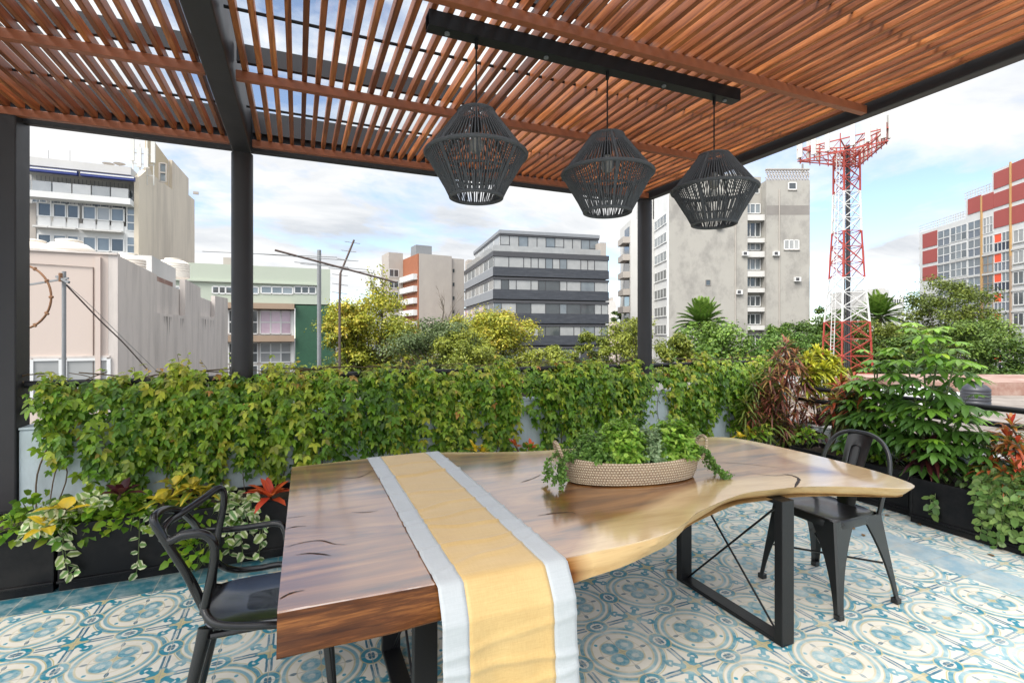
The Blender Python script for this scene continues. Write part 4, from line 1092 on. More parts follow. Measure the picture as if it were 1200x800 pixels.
def trailing(label, strands, m, L, W, per, grp=None, name='trailing_plant'):
    root = thing(name, label, 'plant', strands[0][0], 0, grp); lv = Leaves(); mb = MB()
    for pts in strands:
        ln = sum((Vector(a)-Vector(b)).length for a, b in zip(pts, pts[1:]))
        pp = smooth_path(pts, 10); mb.tube(pp, .0022, 5, cap=False)
        k = max(3, int(ln*per)); P = np.array([tuple(p) for p in pp]); ii = np.linspace(0, len(P)-1, k).astype(int)
        T = np.gradient(P, axis=0)[ii]; T /= np.linalg.norm(T, axis=1, keepdims=True)+1e-9
        s = np.where(np.arange(k) % 2 == 0, 1, -1)
        outw = np.array([0, -1.0, .25]) if m is not LIV or pts[0][0] < 4 else np.array([-1.0, 0, .25])
        sd = np.cross(T, outw); sd /= np.linalg.norm(sd, axis=1, keepdims=True)+1e-9
        D = sd*s[:, None]*.9+T*.5+nr.normal(0, .45, (k, 3))
        lv.add(P[ii], D, np.broadcast_to(outw, (k, 3))+nr.normal(0, .55, (k, 3)), L*nr.uniform(.65, 1.2, k), W*nr.uniform(.7, 1.15, k), .15, .2, nr.uniform(.2, .95, k), w1=1.0, w2=.85)
    obj('stems', mb, M['stem_green'], root); lv.build('foliage', m, root)
FY = 3.70      # just in front of the planters of the long parapet
def fr(px, py, Y=FY): return tuple(onY(px, py, Y))
# left: variegated trails and crotons
S = []
for (x, y) in ((40, 612), (48, 606), (55, 604), (62, 600), (70, 604), (76, 612)):
    S.append([fr(x+14, 598, 3.86), fr(x+4, y-10, 3.74), fr(x-8, y+4, 3.69), fr(x-16+rng.uniform(-4, 4), y+rng.uniform(14, 26), 3.68)])
S.append([fr(78, 590, 3.84), fr(72, 606, 3.70), fr(74, 630, 3.69), fr(77, 650, 3.69), fr(80, 668, 3.69), fr(86, 672, 3.68)])
S.append([fr(80, 592, 3.84), fr(79, 610, 3.70), fr(73, 636, 3.685), fr(76, 660, 3.685)])
for (x, y) in ((88, 592), (98, 588), (106, 584), (112, 588)):
    S.append([fr(x+4, 604, 3.9), fr(x, y, 3.78), fr(x+6, y-4, 3.76), fr(x+12, y+3, 3.75)])
trailing('cream-edged trailing plant spilling over the planter next to the charcoal pier', S, LVR, .060, .048, 34)
S = []
for (x, y0, y1) in ((262, 565, 610), (270, 560, 618), (278, 566, 640), (284, 575, 652), (290, 570, 625), (296, 566, 600), (268, 590, 650), (300, 580, 612), (307, 600, 655), (310, 590, 640)):
    S.append([fr(x, 596, 3.9), fr(x+rng.uniform(-3, 3), y0+12, 3.78), fr(x-2, (y0+y1)/2, 3.70), fr(x+rng.uniform(-4, 4), y1, 3.69)])
trailing('cream-edged trailing plant behind the loop armchair, below the red croton', S, LVR, .064, .052, 32)
trailing('thin lone variegated trail hanging down the planter front', [[fr(166, 598, 3.9), fr(164, 604, 3.72), fr(163, 630, 3.69), fr(162, 655, 3.69), fr(160, 670, 3.69)], [fr(168, 598, 3.9), fr(172, 596, 3.74), fr(176, 610, 3.69), fr(174, 624, 3.69)]], LVR, .05, .038, 26)
rosette_plant('croton', 'croton with two big yellow leaves beside the charcoal pier', [fr(76, 596, 3.72), fr(54, 618, 3.66)], LCY, 4, .17, .085, 10, 60, .35, .85, fr(66, 622, 3.8))
rosette_plant('croton', 'yellow speckled croton in front of the vines left of the armchair', [fr(204, 570, 3.74), fr(226, 572, 3.72), fr(190, 588, 3.70), fr(236, 580, 3.72)], LCG, 10, .17, .06, 5, 70, .4, .8, fr(205, 606, 3.92))
rosette_plant('croton', 'orange-red croton beside the square table corner', [fr(317, 582, 3.76)], LCR, 14, .23, .062, 8, 65, .3, .62, fr(318, 606, 3.9))
rosette_plant('cordyline', 'small dark burgundy plant between the yellow crotons', [fr(141, 580, 3.74)], LPU, 10, .17, .06, 20, 80, .35, .5, fr(141, 606, 3.92))
rosette_plant('croton', 'small yellow croton seen just above the table behind the runner', [fr(556, 527, 3.9), fr(566, 530, 3.88)], LCY, 9, .11, .035, 10, 75, .3, .9, fr(560, 545, 3.93))
rosette_plant('croton', 'orange croton peeking over the table left of the basket', [fr(622, 524, 3.9), fr(604, 522, 3.92)], LCR, 9, .10, .035, 10, 75, .3, .5, fr(614, 540, 3.93))
def filler(label, pts, m, n, L, W):
    root = thing('ground_cover_plant', label, 'plant', pts[0], 0, 'leafy fillers in the long planters'); lv = Leaves(); mb = MB()
    for p in pts:
        p = np.array(p); k = n; d = rdir(k, -.3, 1); q = p+d*np.array([.13, .11, .10])*nr.uniform(.4, 1.1, k)[:, None]
        lv.add(q, d+np.array([0, -.5, -.2]), np.array([0, -.6, .8])+rdir(k)*.4, L*nr.uniform(.7, 1.2, k), W*nr.uniform(.7, 1.2, k), .25, .25, nr.uniform(.1, .7, k))
        for i in range(5): mb.tube([p-np.array([0, 0, .12]), p+d[i]*.1], .003, 4, cap=False)
    obj('stems', mb, M['stem_green'], root); lv.build('foliage', m, root)
filler('green leafy filler spreading from the pier to the variegated trail', [fr(14, 622, 3.78), fr(86, 622, 3.76), fr(96, 606, 3.82), fr(118, 590, 3.84), fr(148, 600, 3.82), (-1.42, 3.86, .44)], LV, 60, .065, .042)
filler('green leafy filler hanging under the speckled croton behind the armchair', [fr(150, 612, 3.75), fr(176, 592, 3.82), fr(232, 600, 3.82), fr(240, 640, 3.72), fr(228, 650, 3.72), fr(250, 612, 3.76)], LV, 55, .06, .042)
filler('green leafy filler below the vine behind the runner', [(.3, 3.86, .46), (.7, 3.86, .46), (1.1, 3.86, .46), (1.4, 3.86, .46)], LV, 60, .06, .042)
filler('green leafy filler behind the plant basket', [(1.8, 3.86, .46), (2.2, 3.86, .46), (2.7, 3.86, .46), (3.1, 3.86, .5), (3.5, 3.86, .5)], LV, 70, .06, .042)
# right corner
def drooping(label, heads, base, m, L=.24, W=.02, n=60, tint=.5, dr=.55):
    root = thing('drooping_shrub', label, 'shrub', base); lv = Leaves(); mb = MB(); base = Vector(base)
    for h in heads:
        h = Vector(h); pth = smooth_path([base, base.lerp(h, .5)+Vector((rng.uniform(-.03, .03), 0, .05)), h], 6); mb.tube(pth, .009, 6, cap=False)
        for q in range(5):
            p = h-Vector((0, 0, .035*q)); rosette(lv, p, n//5, L, W, -15-12*q if q else 0, 75-18*q, dr, tint+.20*(1-q/2.5), fold=.35, r0=.012)
    obj('stem', mb, M['stem_brown'], root); lv.build('foliage', m, root)
def co_(px, py, Y): return tuple(onY(px, py, Y))
drooping('tall shrub with drooping reddish brown leaves near the corner', [co_(x, y, Y) for x, y, Y in ((921, 402, 3.92), (911, 416, 3.97), (932, 414, 3.86), (923, 428, 3.78), (902, 440, 3.86), (942, 436, 3.82), (890, 456, 3.94), (952, 452, 3.86), (916, 452, 3.74), (904, 470, 3.80), (934, 466, 3.76), (884, 478, 3.88), (946, 478, 3.8), (920, 486, 3.74))], co_(922, 545, 3.92), LRD, .155, .022, 64, .50, .42)
drooping('olive green narrow-leaved shrub mixed in beside the reddish brown one', [co_(x, y, Y) for x, y, Y in ((896, 432, 3.98), (882, 446, 3.96), (874, 470, 3.92), (892, 492, 3.84), (952, 496, 3.8), (934, 500, 3.78), (966, 480, 3.82))], co_(900, 545, 3.94), LSP, .16, .022, 56, .55, .42)
rosette_plant('golden_shrub', 'golden yellow-green shrub between the red shrub and the lattice tower', [co_(x, y, Y) for x, y, Y in ((946, 420, 3.9), (958, 413, 3.95), (970, 417, 3.9), (978, 428, 3.85), (952, 432, 3.82), (965, 430, 3.8), (986, 438, 3.85), (975, 446, 3.8), (990, 455, 3.82), (958, 448, 3.8), (1000, 462, 3.8), (944, 440, 3.85), (982, 466, 3.8))], LYC, 24, .17, .036, -10, 85, .30, .66, co_(966, 530, 3.92), cat='shrub', tiers=3, step=.04)
rosette_plant('strap_plant', 'yellow-green strap-leaved plant low under the red drooping shrub', [co_(886, 508, 3.86), co_(898, 500, 3.84), co_(874, 516, 3.84), co_(936, 512, 3.8), co_(948, 504, 3.8), co_(960, 510, 3.75), co_(920, 512, 3.78), co_(976, 512, 3.66), co_(904, 496, 3.8)], LSP, 16, .30, .024, 25, 85, .55, .66, co_(912, 560, 3.9), tiers=2)
rosette_plant('croton', 'small yellow croton over the far table edge right of the basket', [co_(868, 512, 3.8), co_(858, 518, 3.8), co_(878, 506, 3.85)], LCY, 12, .10, .03, 5, 75, .3, .8, co_(868, 545, 3.88))
rosette_plant('cordyline', 'dark burgundy cordyline behind the cafe chair hoop', [co_(985, 484, 3.7), co_(972, 492, 3.68), co_(1000, 486, 3.6), co_(962, 500, 3.66), co_(1008, 500, 3.5)], LPU, 20, .26, .05, 5, 75, .5, .5, co_(985, 540, 3.75), tiers=2)
filler('green leafy filler in the corner behind the cafe chair', [co_(930, 530, 3.78), co_(960, 535, 3.75), (4.4, 3.8, .45), (4.75, 3.5, .45), (4.8, 3.1, .42), (4.8, 2.75, .42)], LV, 60, .06, .04)
def schefflera(label, base, stems, n_leaf, R0, tip_tint=.75):
    root = thing('umbrella_plant', label, 'plant', base); lv = Leaves(); mb = MB(); base = Vector(base)
    for (tip, r0, cnt) in stems:
        tip = Vector(tip); pp = smooth_path([base+Vector((rng.uniform(-.05, .05), rng.uniform(-.05, .05), 0)), base.lerp(tip, .5)+Vector((rng.uniform(-.05, .05), rng.uniform(-.05, .05), 0)), tip], 12)
        mb.tube(pp, [.011-.006*i/(len(pp)-1) for i in range(len(pp))], 7, cap=False)
        for i in range(cnt):
            f = .22+.80*(i+.5)/cnt; f = min(f, 1.0)
            p = pp[min(len(pp)-1, int(f*(len(pp)-1)))]
            a = i*2.4+rng.uniform(-.4, .4); el = R(rng.uniform(5, 35)+35*max(0, f-.75)*4*.5)
            ln = r0*rng.uniform(.75, 1.15)*(1-.35*max(0, f-.8)/.2)
            q = p+Vector((math.cos(a)*math.cos(el), math.sin(a)*math.cos(el), math.sin(el)))*ln
            mb.tube([p, p.lerp(q, .5)+Vector((0, 0, .015)), q], .0022, 5, cap=False)
            k = 8; aa = np.arange(k)*2*np.pi/k+rng.uniform(0, 1)
            out = np.array([math.cos(a), math.sin(a), 0])
            D = np.stack([np.cos(aa), np.sin(aa), np.full(k, -.22)], 1)+out*.35
            N = np.stack([np.cos(aa)*.25, np.sin(aa)*.25, np.ones(k)], 1)+nr.normal(0, .12, (k, 3))
            L = R0*rng.uniform(.8, 1.15)*(1-.25*(f > .9))
            tn = .26+(.62*max(0, (f-.55)/.45))*tip_tint+.06*rng.random()+(.12*(q.z-1.1) if q.z > 1.1 else 0)
            lv.add(np.broadcast_to(np.array(q), (k, 3)), D, N, L*nr.uniform(.85, 1.1, k), L*.35*nr.uniform(.9, 1.1, k), (.42-.30*max(0, f-.6)/.4)*nr.uniform(.7, 1.3, k), .22, np.clip(tn+nr.normal(0, .05, k), 0, 1), w1=.85, w2=.85)
    obj('stem', mb, M['stem_green'], root); lv.build('foliage', LSC, root)
def sx_(px, py, X): return tuple(onX(px, py, X))
schefflera('tallest umbrella plant with bright new leaves on top by the low parapet', (4.78, 2.42, .34), [(sx_(1080, 386, 4.75), .20, 20), (sx_(1104, 392, 4.8), .19, 18), (sx_(1060, 415, 4.7), .19, 15), (sx_(1118, 425, 4.72), .19, 15), (sx_(1085, 470, 4.6), .16, 10), (sx_(1125, 480, 4.72), .15, 10), (sx_(1090, 520, 4.55), .13, 8), (sx_(1068, 480, 4.62), .14, 8)], 8, .145)
schefflera('shorter umbrella plant behind the cafe chair', (4.80, 2.95, .34), [(sx_(1030, 415, 4.85), .17, 16), (sx_(1046, 428, 4.85), .16, 14), (sx_(1012, 446, 4.8), .16, 12), (sx_(1006, 470, 4.74), .15, 11), (sx_(1040, 455, 4.78), .16, 12), (sx_(1024, 432, 4.86), .16, 13), (sx_(1036, 480, 4.7), .15, 10), (sx_(1018, 505, 4.68), .13, 8), (sx_(1050, 500, 4.7), .13, 8)], 8, .13, .75)
rosette_plant('cordyline', 'dark burgundy cordyline under the tallest umbrella plant', [sx_(1084, 530, 4.66), sx_(1092, 522, 4.72)], LPU, 20, .24, .045, 20, 85, .4, .55, (4.72, 2.4, .33), tiers=2)
rosette_plant('cordyline', 'dark leafy rosette low behind the trailing ivy', [sx_(1120, 548, 4.72), sx_(1182, 575, 4.66)], LPU, 16, .18, .035, 10, 75, .5, .6, (4.74, 2.05, .33))
rosette_plant('croton', 'red and yellow croton above the trailing ivy near the planter end', [sx_(x, y, X) for x, y, X in ((1180, 512, 4.75), (1192, 520, 4.72), (1172, 530, 4.72), (1160, 545, 4.66), (1190, 548, 4.62), (1178, 556, 4.6), (1200, 535, 4.75), (1205, 560, 4.6), (1185, 498, 4.8))], LCX, 15, .15, .028, 0, 80, .35, .5, (4.74, 1.72, .33), tiers=2, step=.04)
S = []
for i in range(16):
    x = 1148+i*4.2; yb = rng.choice((590, 605, 612, 628, 640))
    X0 = 4.49
    a = sx_(x, 562+i*.5, 4.62); b = sx_(x-2, 570+i*.5, 4.50); S.append([a, b, tuple(Vector(sx_(x-3, (570+yb)/2+i*.3, 4.475))), tuple(Vector(sx_(x-4+rng.uniform(-5, 3), yb, 4.468)))])
for i in range(14):
    x = 1150+i*4; S.append([sx_(x, 560, 4.66), sx_(x+rng.uniform(-4, 4), 552, 4.6), sx_(x+rng.uniform(-6, 6), 562, 4.54)])
trailing('green trailing ivy hanging over the planter front below the red croton', S, LIV, .058, .040, 48)
trailing('short pale trail over the corner of the planter under the tallest umbrella plant', [[sx_(1094, 570, 4.6), sx_(1096, 578, 4.50), sx_(1095, 592, 4.48), sx_(1093, 603, 4.475)], [sx_(1090, 572, 4.6), sx_(1090, 580, 4.50), sx_(1091, 592, 4.48)]], LIV, .055, .042, 40)
filler('green leafy filler at the foot of the tallest umbrella plant', [(4.72, 2.3, .42), (4.72, 2.1, .40), (4.7, 1.9, .40), (4.7, 1.6, .40), (4.68, 1.4, .42)], LIV, 60, .06, .04)
drooping('green and red strap-leaved shrub filling the corner behind the cafe chair hoop', [sx_(x, y, X) for x, y, X in ((986, 452, 4.95), (1000, 446, 4.9), (1012, 456, 4.85), (994, 470, 4.82), (1008, 478, 4.78), (978, 470, 4.86))], (4.85, 3.35, .34), LCX, .19, .034, 60, .25, .35)
schefflera('low umbrella plant in the planter behind the trailing ivy', (4.80, 1.95, .34), [(sx_(1128, 470, 4.85), .15, 11), (sx_(1142, 492, 4.85), .14, 10), (sx_(1122, 505, 4.8), .14, 9), (sx_(1150, 515, 4.8), .12, 8)], 8, .12, .5)
# dry leaves on the tiles
LDR = leaf_mat('dry_leaf', [(0, (.16, .08, .035)), (1, (.30, .17, .07))], trans=.1)
dl = None
for (x, y) in ((1008, 611), (1016, 606), (1030, 608), (1000, 620), (1037, 604), (1074, 613), (1166, 652), (1022, 600), (1012, 628), (790, 669)):
    p = onZ(x, y, .004); lv = Leaves()
    root_loc = p
    lv.add([tuple(p)], rdir(1, -.02, .05), np.array([[.1, 0, 1]]), .05, .028, .0, .5, .5)
    o = lv.build('dry_leaf', LDR); tag(o, 'brown dry leaf lying on the tiles near the planters', 'leaf', 'dry leaves fallen on the tiles')
# ------------------------------------------------------------------ the city around
class Bld:
    """local frame: x along the street front, y away from it, z from the street"""
    def __init__(s, name, label, cat, px, z, ang=0.0):
        c = at(px, HY, z); s.c = Vector((c.x, c.y, 0)); s.a = R(ang); s.ca, s.sa = math.cos(s.a), math.sin(s.a)
        s.root = thing(name, label, cat, (c.x, c.y, GZ), s.a)
    def _hit(s, px, n, d):
        # intersection of the viewing ray's ground track with a local line n.p = d
        rx, ry = ray(px); lx, ly = rx*s.ca+ry*s.sa, -rx*s.sa+ry*s.ca
        ox, oy = -(s.c.x*s.ca+s.c.y*s.sa), -(-s.c.x*s.sa+s.c.y*s.ca)
        k = (d-(n[0]*ox+n[1]*oy))/(n[0]*lx+n[1]*ly)
        return ox+lx*k, oy+ly*k, k
    def u(s, px, y=0.0): return s._hit(px, (0, 1), y)[0]
    def v(s, px, x=0.0): return s._hit(px, (1, 0), x)[1]
    def hf(s, px, py, y=0.0): return CH-(py-HY)*s._hit(px, (0, 1), y)[2]/FP-GZ
    def hs(s, px, py, x=0.0): return CH-(py-HY)*s._hit(px, (1, 0), x)[2]/FP-GZ
    def part(s, name, mb, m, par=None, **k): return obj(name, mb, M[m] if isinstance(m, str) else m, par or s.root, world=False, **k)
    def box(s, name, m, x0, x1, y0, y1, z0, z1, par=None, **k): return s.part(name, MB().box(x0, x1, y0, y1, z0, z1), m, par, **k)
    def window(s, x0, x1, z0, z1, y=0.0, nx=1, nz=1, glass='glass', frame='frame_white', fw=.07, pr=.05, side=None, sill=None):
        """front window (side None) or one on a side face: side='l'/'r' with x0..x1 read along y and y the face's x"""
        g, f = MB(), MB(); sg = {None: -1, 'l': -1, 'r': 1}[side]
        def B(mb, a0, a1, d0, d1, c0, c1):
            lo, hi = sorted((y+sg*d0, y+sg*d1))
            if side is None: mb.box(a0, a1, lo, hi, c0, c1)
            else: mb.box(lo, hi, a0, a1, c0, c1)
        for i in range(nx):
            for j in range(nz):
                a0, a1 = x0+(x1-x0)*i/nx, x0+(x1-x0)*(i+1)/nx; c0, c1 = z0+(z1-z0)*j/nz, z0+(z1-z0)*(j+1)/nz
                B(g, a0+fw*.4, a1-fw*.4, .004, .02, c0+fw*.4, c1-fw*.4)
        for i in range(nx+1):
            a = x0+(x1-x0)*i/nx; B(f, a-fw/2, a+fw/2, .003, pr, z0, z1)
        for j in range(nz+1):
            c = z0+(z1-z0)*j/nz
            for i in range(nx):
                a0, a1 = x0+(x1-x0)*i/nx+fw/2, x0+(x1-x0)*(i+1)/nx-fw/2; B(f, a0, a1, .003, pr-.002, c-fw/2, c+fw/2)
        o = s.part('window', g, glass); s.part('frame', f, frame, o)
        if sill:
            q = MB(); B(q, x0-.1, x1+.1, .003, .14, z0-fw/2-.09, z0-fw/2-.002); s.part('sill', q, sill, o)
        return o

# --- office block with dark cladding bands
b = Bld('office_block', 'modern five storey office block with dark slate bands and glazed strips', 'building', 578.5, 66, -8)
W = b.u(712.5); D = min(24, b.v(544.5))
xl = 0
b.box('core', 'brick_room', .25, W-.25, .25, D-.2, 0, b.hf(578.5, 294)-.1)
z_of = lambda y: b.hf(578.5, y)
fl = [(294, 300, 312.7, 323), (324.5, 327, 339, 350), (351.5, 354.5, 367, 378.5), (380, 382, 393.5, 404.5), (406.5, 409, 420.5, 431), (433, 436, 448, 459)]
for i, (yt, y0, y1, y2) in enumerate(fl):
    zt, za, zb, zc = z_of(yt), z_of(y0), z_of(y1), z_of(y2)
    # lintel (dark), glazing, slate band
    m1 = MB(); m1.box(-.12, W+.12, -.12, D, za, zt); b.part('lintel', m1, 'frame_dark')
    m2 = MB(); m2.box(-.10, W+.10, -.10, 0.02, zc, zb); m2.box(.0, W+.10, .021, D, zc, zb); b.part('front_band', m2, 'slate')
    b.box('side_band', 'slate_pale', -.10, -.001, .022, D, zc, zb)
    n = 16; xs = [W*k/n for k in range(n+1)]
    k = 0
    while k < n:
        wdt = rng.choice((1, 1, 2, 2)); e_ = min(n, k+wdt)
        gl = rng.choice(('glass_curtain', 'glass_curtain', 'glass_curtain', 'glass', 'glass', 'glass_dark')) if i else rng.choice(('glass_curtain', 'glass_curtain', 'glass'))
        b.window(xs[k]+.02, xs[e_]-.02, zb+.03, za-.03, 0.02, 1, 1, gl, 'frame_dark', .06, .05)
        k = e_
    ns = 7
    for k in range(ns):
        b.window(D*k/ns+.05, D*(k+1)/ns-.05, zb+.03, za-.03, 0.02, 1, 1, rng.choice(('glass_curtain', 'glass', 'glass_curtain', 'glass_pink' if i == 2 else 'glass')), 'frame_white', .07, .05, side='l')
# set-back top floor
x0, x1 = b.u(586, 2.2), b.u(701, 2.2); zb, za, zt = z_of(294)+.02, b.hf(586, 275.5, 2.2), b.hf(586, 269.5, 2.2)
b.box('penthouse_core', 'brick_room', x0+.2, x1-.2, 2.4, D-2, zb, za)
b.box('penthouse_roof', 'slate_pale', x0-.15, x1+.15, 2.0, D-1.5, za+.25, zt)
b.box('penthouse_lintel', 'frame_dark', x0-.1, x1+.1, 2.05, D-1.6, za, za+.248)
n = 11
for k in range(n):
    b.window(x0+(x1-x0)*k/n+.02, x0+(x1-x0)*(k+1)/n-.02, zb+.05, za-.03, 2.22, 1, rng.choice((1, 2, 1)), rng.choice(('glass_curtain', 'glass', 'glass_curtain')), 'frame_dark', .06, .05)
for k in range(5):
    b.window(2.3+(D-4.5)*k/5+.05, 2.3+(D-4.5)*(k+1)/5-.05, zb+.05, za-.03, x0+.02, 1, 1, 'glass_curtain', 'frame_white', .08, .05, side='l')
gb = MB(); gb.box(-.05, W*.93, -.06, -.03, zb, zb+.75); gb.box(-.06, -.03, -.02, D*.9, zb, zb+.8); b.part('glass_balustrade', gb, 'glass_curtain')
b.box('stair_block', 'grey_mid', W-.9, W-.02, .5, 3.5, zb, b.hf(712, 284.5, .5)); b.box('stair_block', 'grey_mid', 0, 2.0, D-3, D-.5, zb, zb+1.6)

# --- large grey concrete tower block
b = Bld('tower_block', 'tall bare grey concrete tower block with a column of recessed windows', 'building', 784, 75, -23.1)
u = b.u; top = b.hf(943, 199.5); W = u(947.5); D = 7.0
a, c_ = u(876), u(896.5)
b.box('wall', 'grey', 0, a, 0, D+10, 0, b.hf(870, 204))
b.box('wall', 'grey', c_, W, -.35, D+10, 0, b.hf(943, 212)-.02)
b.box('back_wall', 'grey', a+.002, c_-.002, 1.2, D+10, 0, b.hf(870, 204)-.05)
cr = MB(); z0, z1 = b.hf(943, 212), top
nn = 26
for (xa, xb, yy) in ((u(866), a-.01, .02), (c_, W, -.33)):
    q = max(4, int((xb-xa)/.42)); 
    for r_ in range(3):
        for i in range(q):
            xx = xa+(xb-xa)*(i+.5*(r_ % 2))/q; zz0 = z0+(z1-z0)*r_/3
            cr.bar((xx, yy+.1, zz0+.04), (min(xb, xx+.40), yy+.1, zz0+(z1-z0)/3-.02), .10, .12); cr.bar((xx, yy+.24, zz0+(z1-z0)/3-.02), (min(xb, xx+.40), yy+.24, zz0+.04), .10, .12)
    cr.box(xa, xb, yy, yy+.35, z1-.02, z1+.15)
b.part('lattice_parapet', cr, 'grey_mid')
b.box('stain_band', 'grey_dark', c_+.05, W-.05, -.357, -.351, b.hf(920, 252.5), b.hf(920, 241.5))
b.box('roof_mast', 'grey_dark', W-.35, W-.15, 1, 1.2, top, top+1.3)
rows = [(239, 250, 'w'), (261, 277.5, 'd'), (282.5, 293, 'w'), (303, 316, 'w'), (325, 336, 'd'), (347, 358.5, 'd'), (368, 380, 'd'), (392, 404, 'd')]
slabs = []
for y0, y1, k in rows:
    b.window(a+.15, c_-.15, b.hf(886, y1, 1.2), b.hf(886, y0, 1.2), 1.18, 3, 1, 'glass' if k == 'w' else 'glass_dark', 'frame_white', .12, .08)
    zs = b.hf(886, y1+.6, 0)
    b.box('balcony', 'soft_white', a+.01, c_-.01, .05, 1.19, zs-.95 if k == 'w' else zs-.75, zs-.1)
for (xa, xb, y0, y1, gl) in ((924, 933, 214, 222, 'glass_dark'), (919, 936, 281.5, 292, 'glass_curtain')):
    b.window(u(xa, -.35), u(xb, -.35), b.hf(xa, y1, -.35), b.hf(xa, y0, -.35), -.35, 3 if xb-xa > 12 else 1, 1, gl, 'frame_white', .15, .06, sill='grey_mid')
b.window(u(827), u(832.5), b.hf(827, 334.5), b.hf(827, 328), 0, 1, 1, 'glass_dark', 'grey_dark', .12, .06)
b.window(u(889), u(894), b.hf(889, 224), b.hf(889, 219), 1.2, 1, 1, 'glass_dark', 'frame_white', .12, .06)
# balconies sticking out at the right flank
for yb in (250, 279, 301.5, 323, 345):
    z0 = b.hf(950, yb); x0, x1 = W+.002, u(953.8)
    bl = b.box('balcony', 'grey_mid', x0, x1, 1.0, 4.6, z0-.3, z0); 
    rl = MB()
    for i in range(7): rl.bar((x1-.06, 1.05+3.5*i/6, z0), (x1-.06, 1.05+3.5*i/6, z0+1.0), .05)
    rl.bar((x1-.06, 1.05, z0+1.0), (x1-.06, 4.55, z0+1.0), .06); rl.bar((x0, 1.05, z0+1.0), (x1, 1.05, z0+1.0), .06); rl.bar(((x0+x1)/2, 1.05, z0), ((x0+x1)/2, 1.05, z0+1), .05)
    b.part('railing', rl, 'frame_dark', bl)
z0 = b.hf(950, 250); b.box('enclosed_balcony', 'glass_curtain', W+.05, u(952.5), 1.1, 4.4, z0+.01, z0+3.6); z0 = b.hf(950, 226); b.box('balcony', 'grey_mid', W+.002, u(953), 1.0, 4.6, z0, z0+.25)
for (px_, py_) in ((839, 268), (869, 300), (905, 300), (930, 330), (862, 345)):
    yy = 0 if px_ < 876 else -.35
    ac = b.box('air_conditioner', 'white', u(px_, yy), u(px_, yy)+.9, yy-.42, yy-.004, b.hf(px_, py_, yy), b.hf(px_, py_, yy)+.65); b.box('grille', 'frame_dark', u(px_, yy)+.12, u(px_, yy)+.62, yy-.43, yy-.421, b.hf(px_, py_, yy)+.1, b.hf(px_, py_, yy)+.55, ac)
for px_ in (862, 912): b.part('downpipe', MB().tube([(u(px_, -.1), -.12 if px_ < 876 else -.44, 0), (u(px_, -.1), -.12 if px_ < 876 else -.44, b.hf(px_, 215)-1)], .07, 6), 'grey_mid')
# white left flank with strip windows, second slab behind it
b.box('side_wall', 'white', -.25, -.002, .05, D-.02, 0, b.hs(780, 205, -.25))
for i in range(7):
    z1 = b.hs(782, 252.2+22.4*i, -.25); z0 = z1-1.35
    z1 = b.hs(783, 240.5+22.0*i-.0, -.25)+0; z0 = z1-1.4
    b.window(.35, D-.35, z0-1.0, z1-1.0, -.25, 4, 1, 'glass' if i < 3 else 'glass_dark', 'frame_white', .1, .06, side='l', sill='white')
b.box('rear_slab', 'soft_white', u(739, D), -.26, D, D+8, 0, b.hf(740, 257, D))
b.box('rear_slab_cap', 'soft_white', u(757, D+1), -.3, D+.4, D+7.6, b.hf(740, 257, D)+.01, b.hf(760, 228, D))
xs = u(739, D)
for i in range(6):
    z0 = b.hf(735, 282+20.5*i, D)
    bl = b.box('balcony', 'grey_mid', xs-1.15, xs-.002, D+.5, D+4.5, z0-.25, z0+.75)
    b.box('window', 'glass_dark', xs-.06, xs-.003, D+.8, D+4.2, z0+.85, z0+2.5)

# --- red and white apartment block on the right
A = at(1077, HY, 80.7); Bp = at(1200, HY, 60.7); ang = math.degrees(math.atan2(Bp.y-A.y, Bp.x-A.x))
b = Bld('apartment_block', 'red and white apartment block with grids of blue grey panels', 'building', 1077, 80.7, ang)
u = b.u; W = u(1200)+12; D = 16
b.box('wall', 'white', 0, W, .06, D, 0, b.hf(1077, 273))
b.box('upper_wall', 'white', u(1131), W, .06, D, b.hf(1077, 273)+.001, b.hf(1131, 235))
b.box('top_wall', 'white', u(1162), W, .06, D, b.hf(1131, 235)+.001, b.hf(1162, 201))
ztop2, ztop3 = b.hf(1131, 231), b.hf(1162, 201.5)
rp = MB(); 
def redp(xa, xb, ya, yb, ref): b.box('red_panel', 'red', u(xa), u(xb), 0.0, .058, b.hf(ref, yb), b.hf(ref, ya))
for ya, yb in ((272, 289), (292.5, 308), (312, 328)): redp(1081, 1098, ya, yb, 1090)
redp(1134, 1149.3, 231.5, 250, 1140); redp(1150.3, 1164, 228, 247, 1155)
redp(1164.4, 1183.5, 200, 219.5, 1172); redp(1164.4, 1183.5, 224.5, 241.5, 1172); redp(1164.4, 1183.5, 246, 266, 1172)
redp(1185.5, 1212, 190, 212, 1190); redp(1185.5, 1212, 217, 236, 1190); redp(1185.5, 1212, 241, 262, 1190)
b.box('strip', 'yellow_strip', u(1183.8), u(1185.2), -.12, .058, b.hf(1184, 300), b.hf(1184, 190)); b.box('strip', 'yellow_strip', u(1149.6), u(1151), -.10, .058, b.hf(1150, 420), b.hf(1150, 230)); b.box('strip', 'brownband', u(1183.8), u(1185.2), -.12, .058, b.hf(1184, 420), b.hf(1184, 300)-.01)
hh = b.hf(1150, 300)-b.hf(1150, 322.3)     # storey height
zc = b.hf(1150, 300)
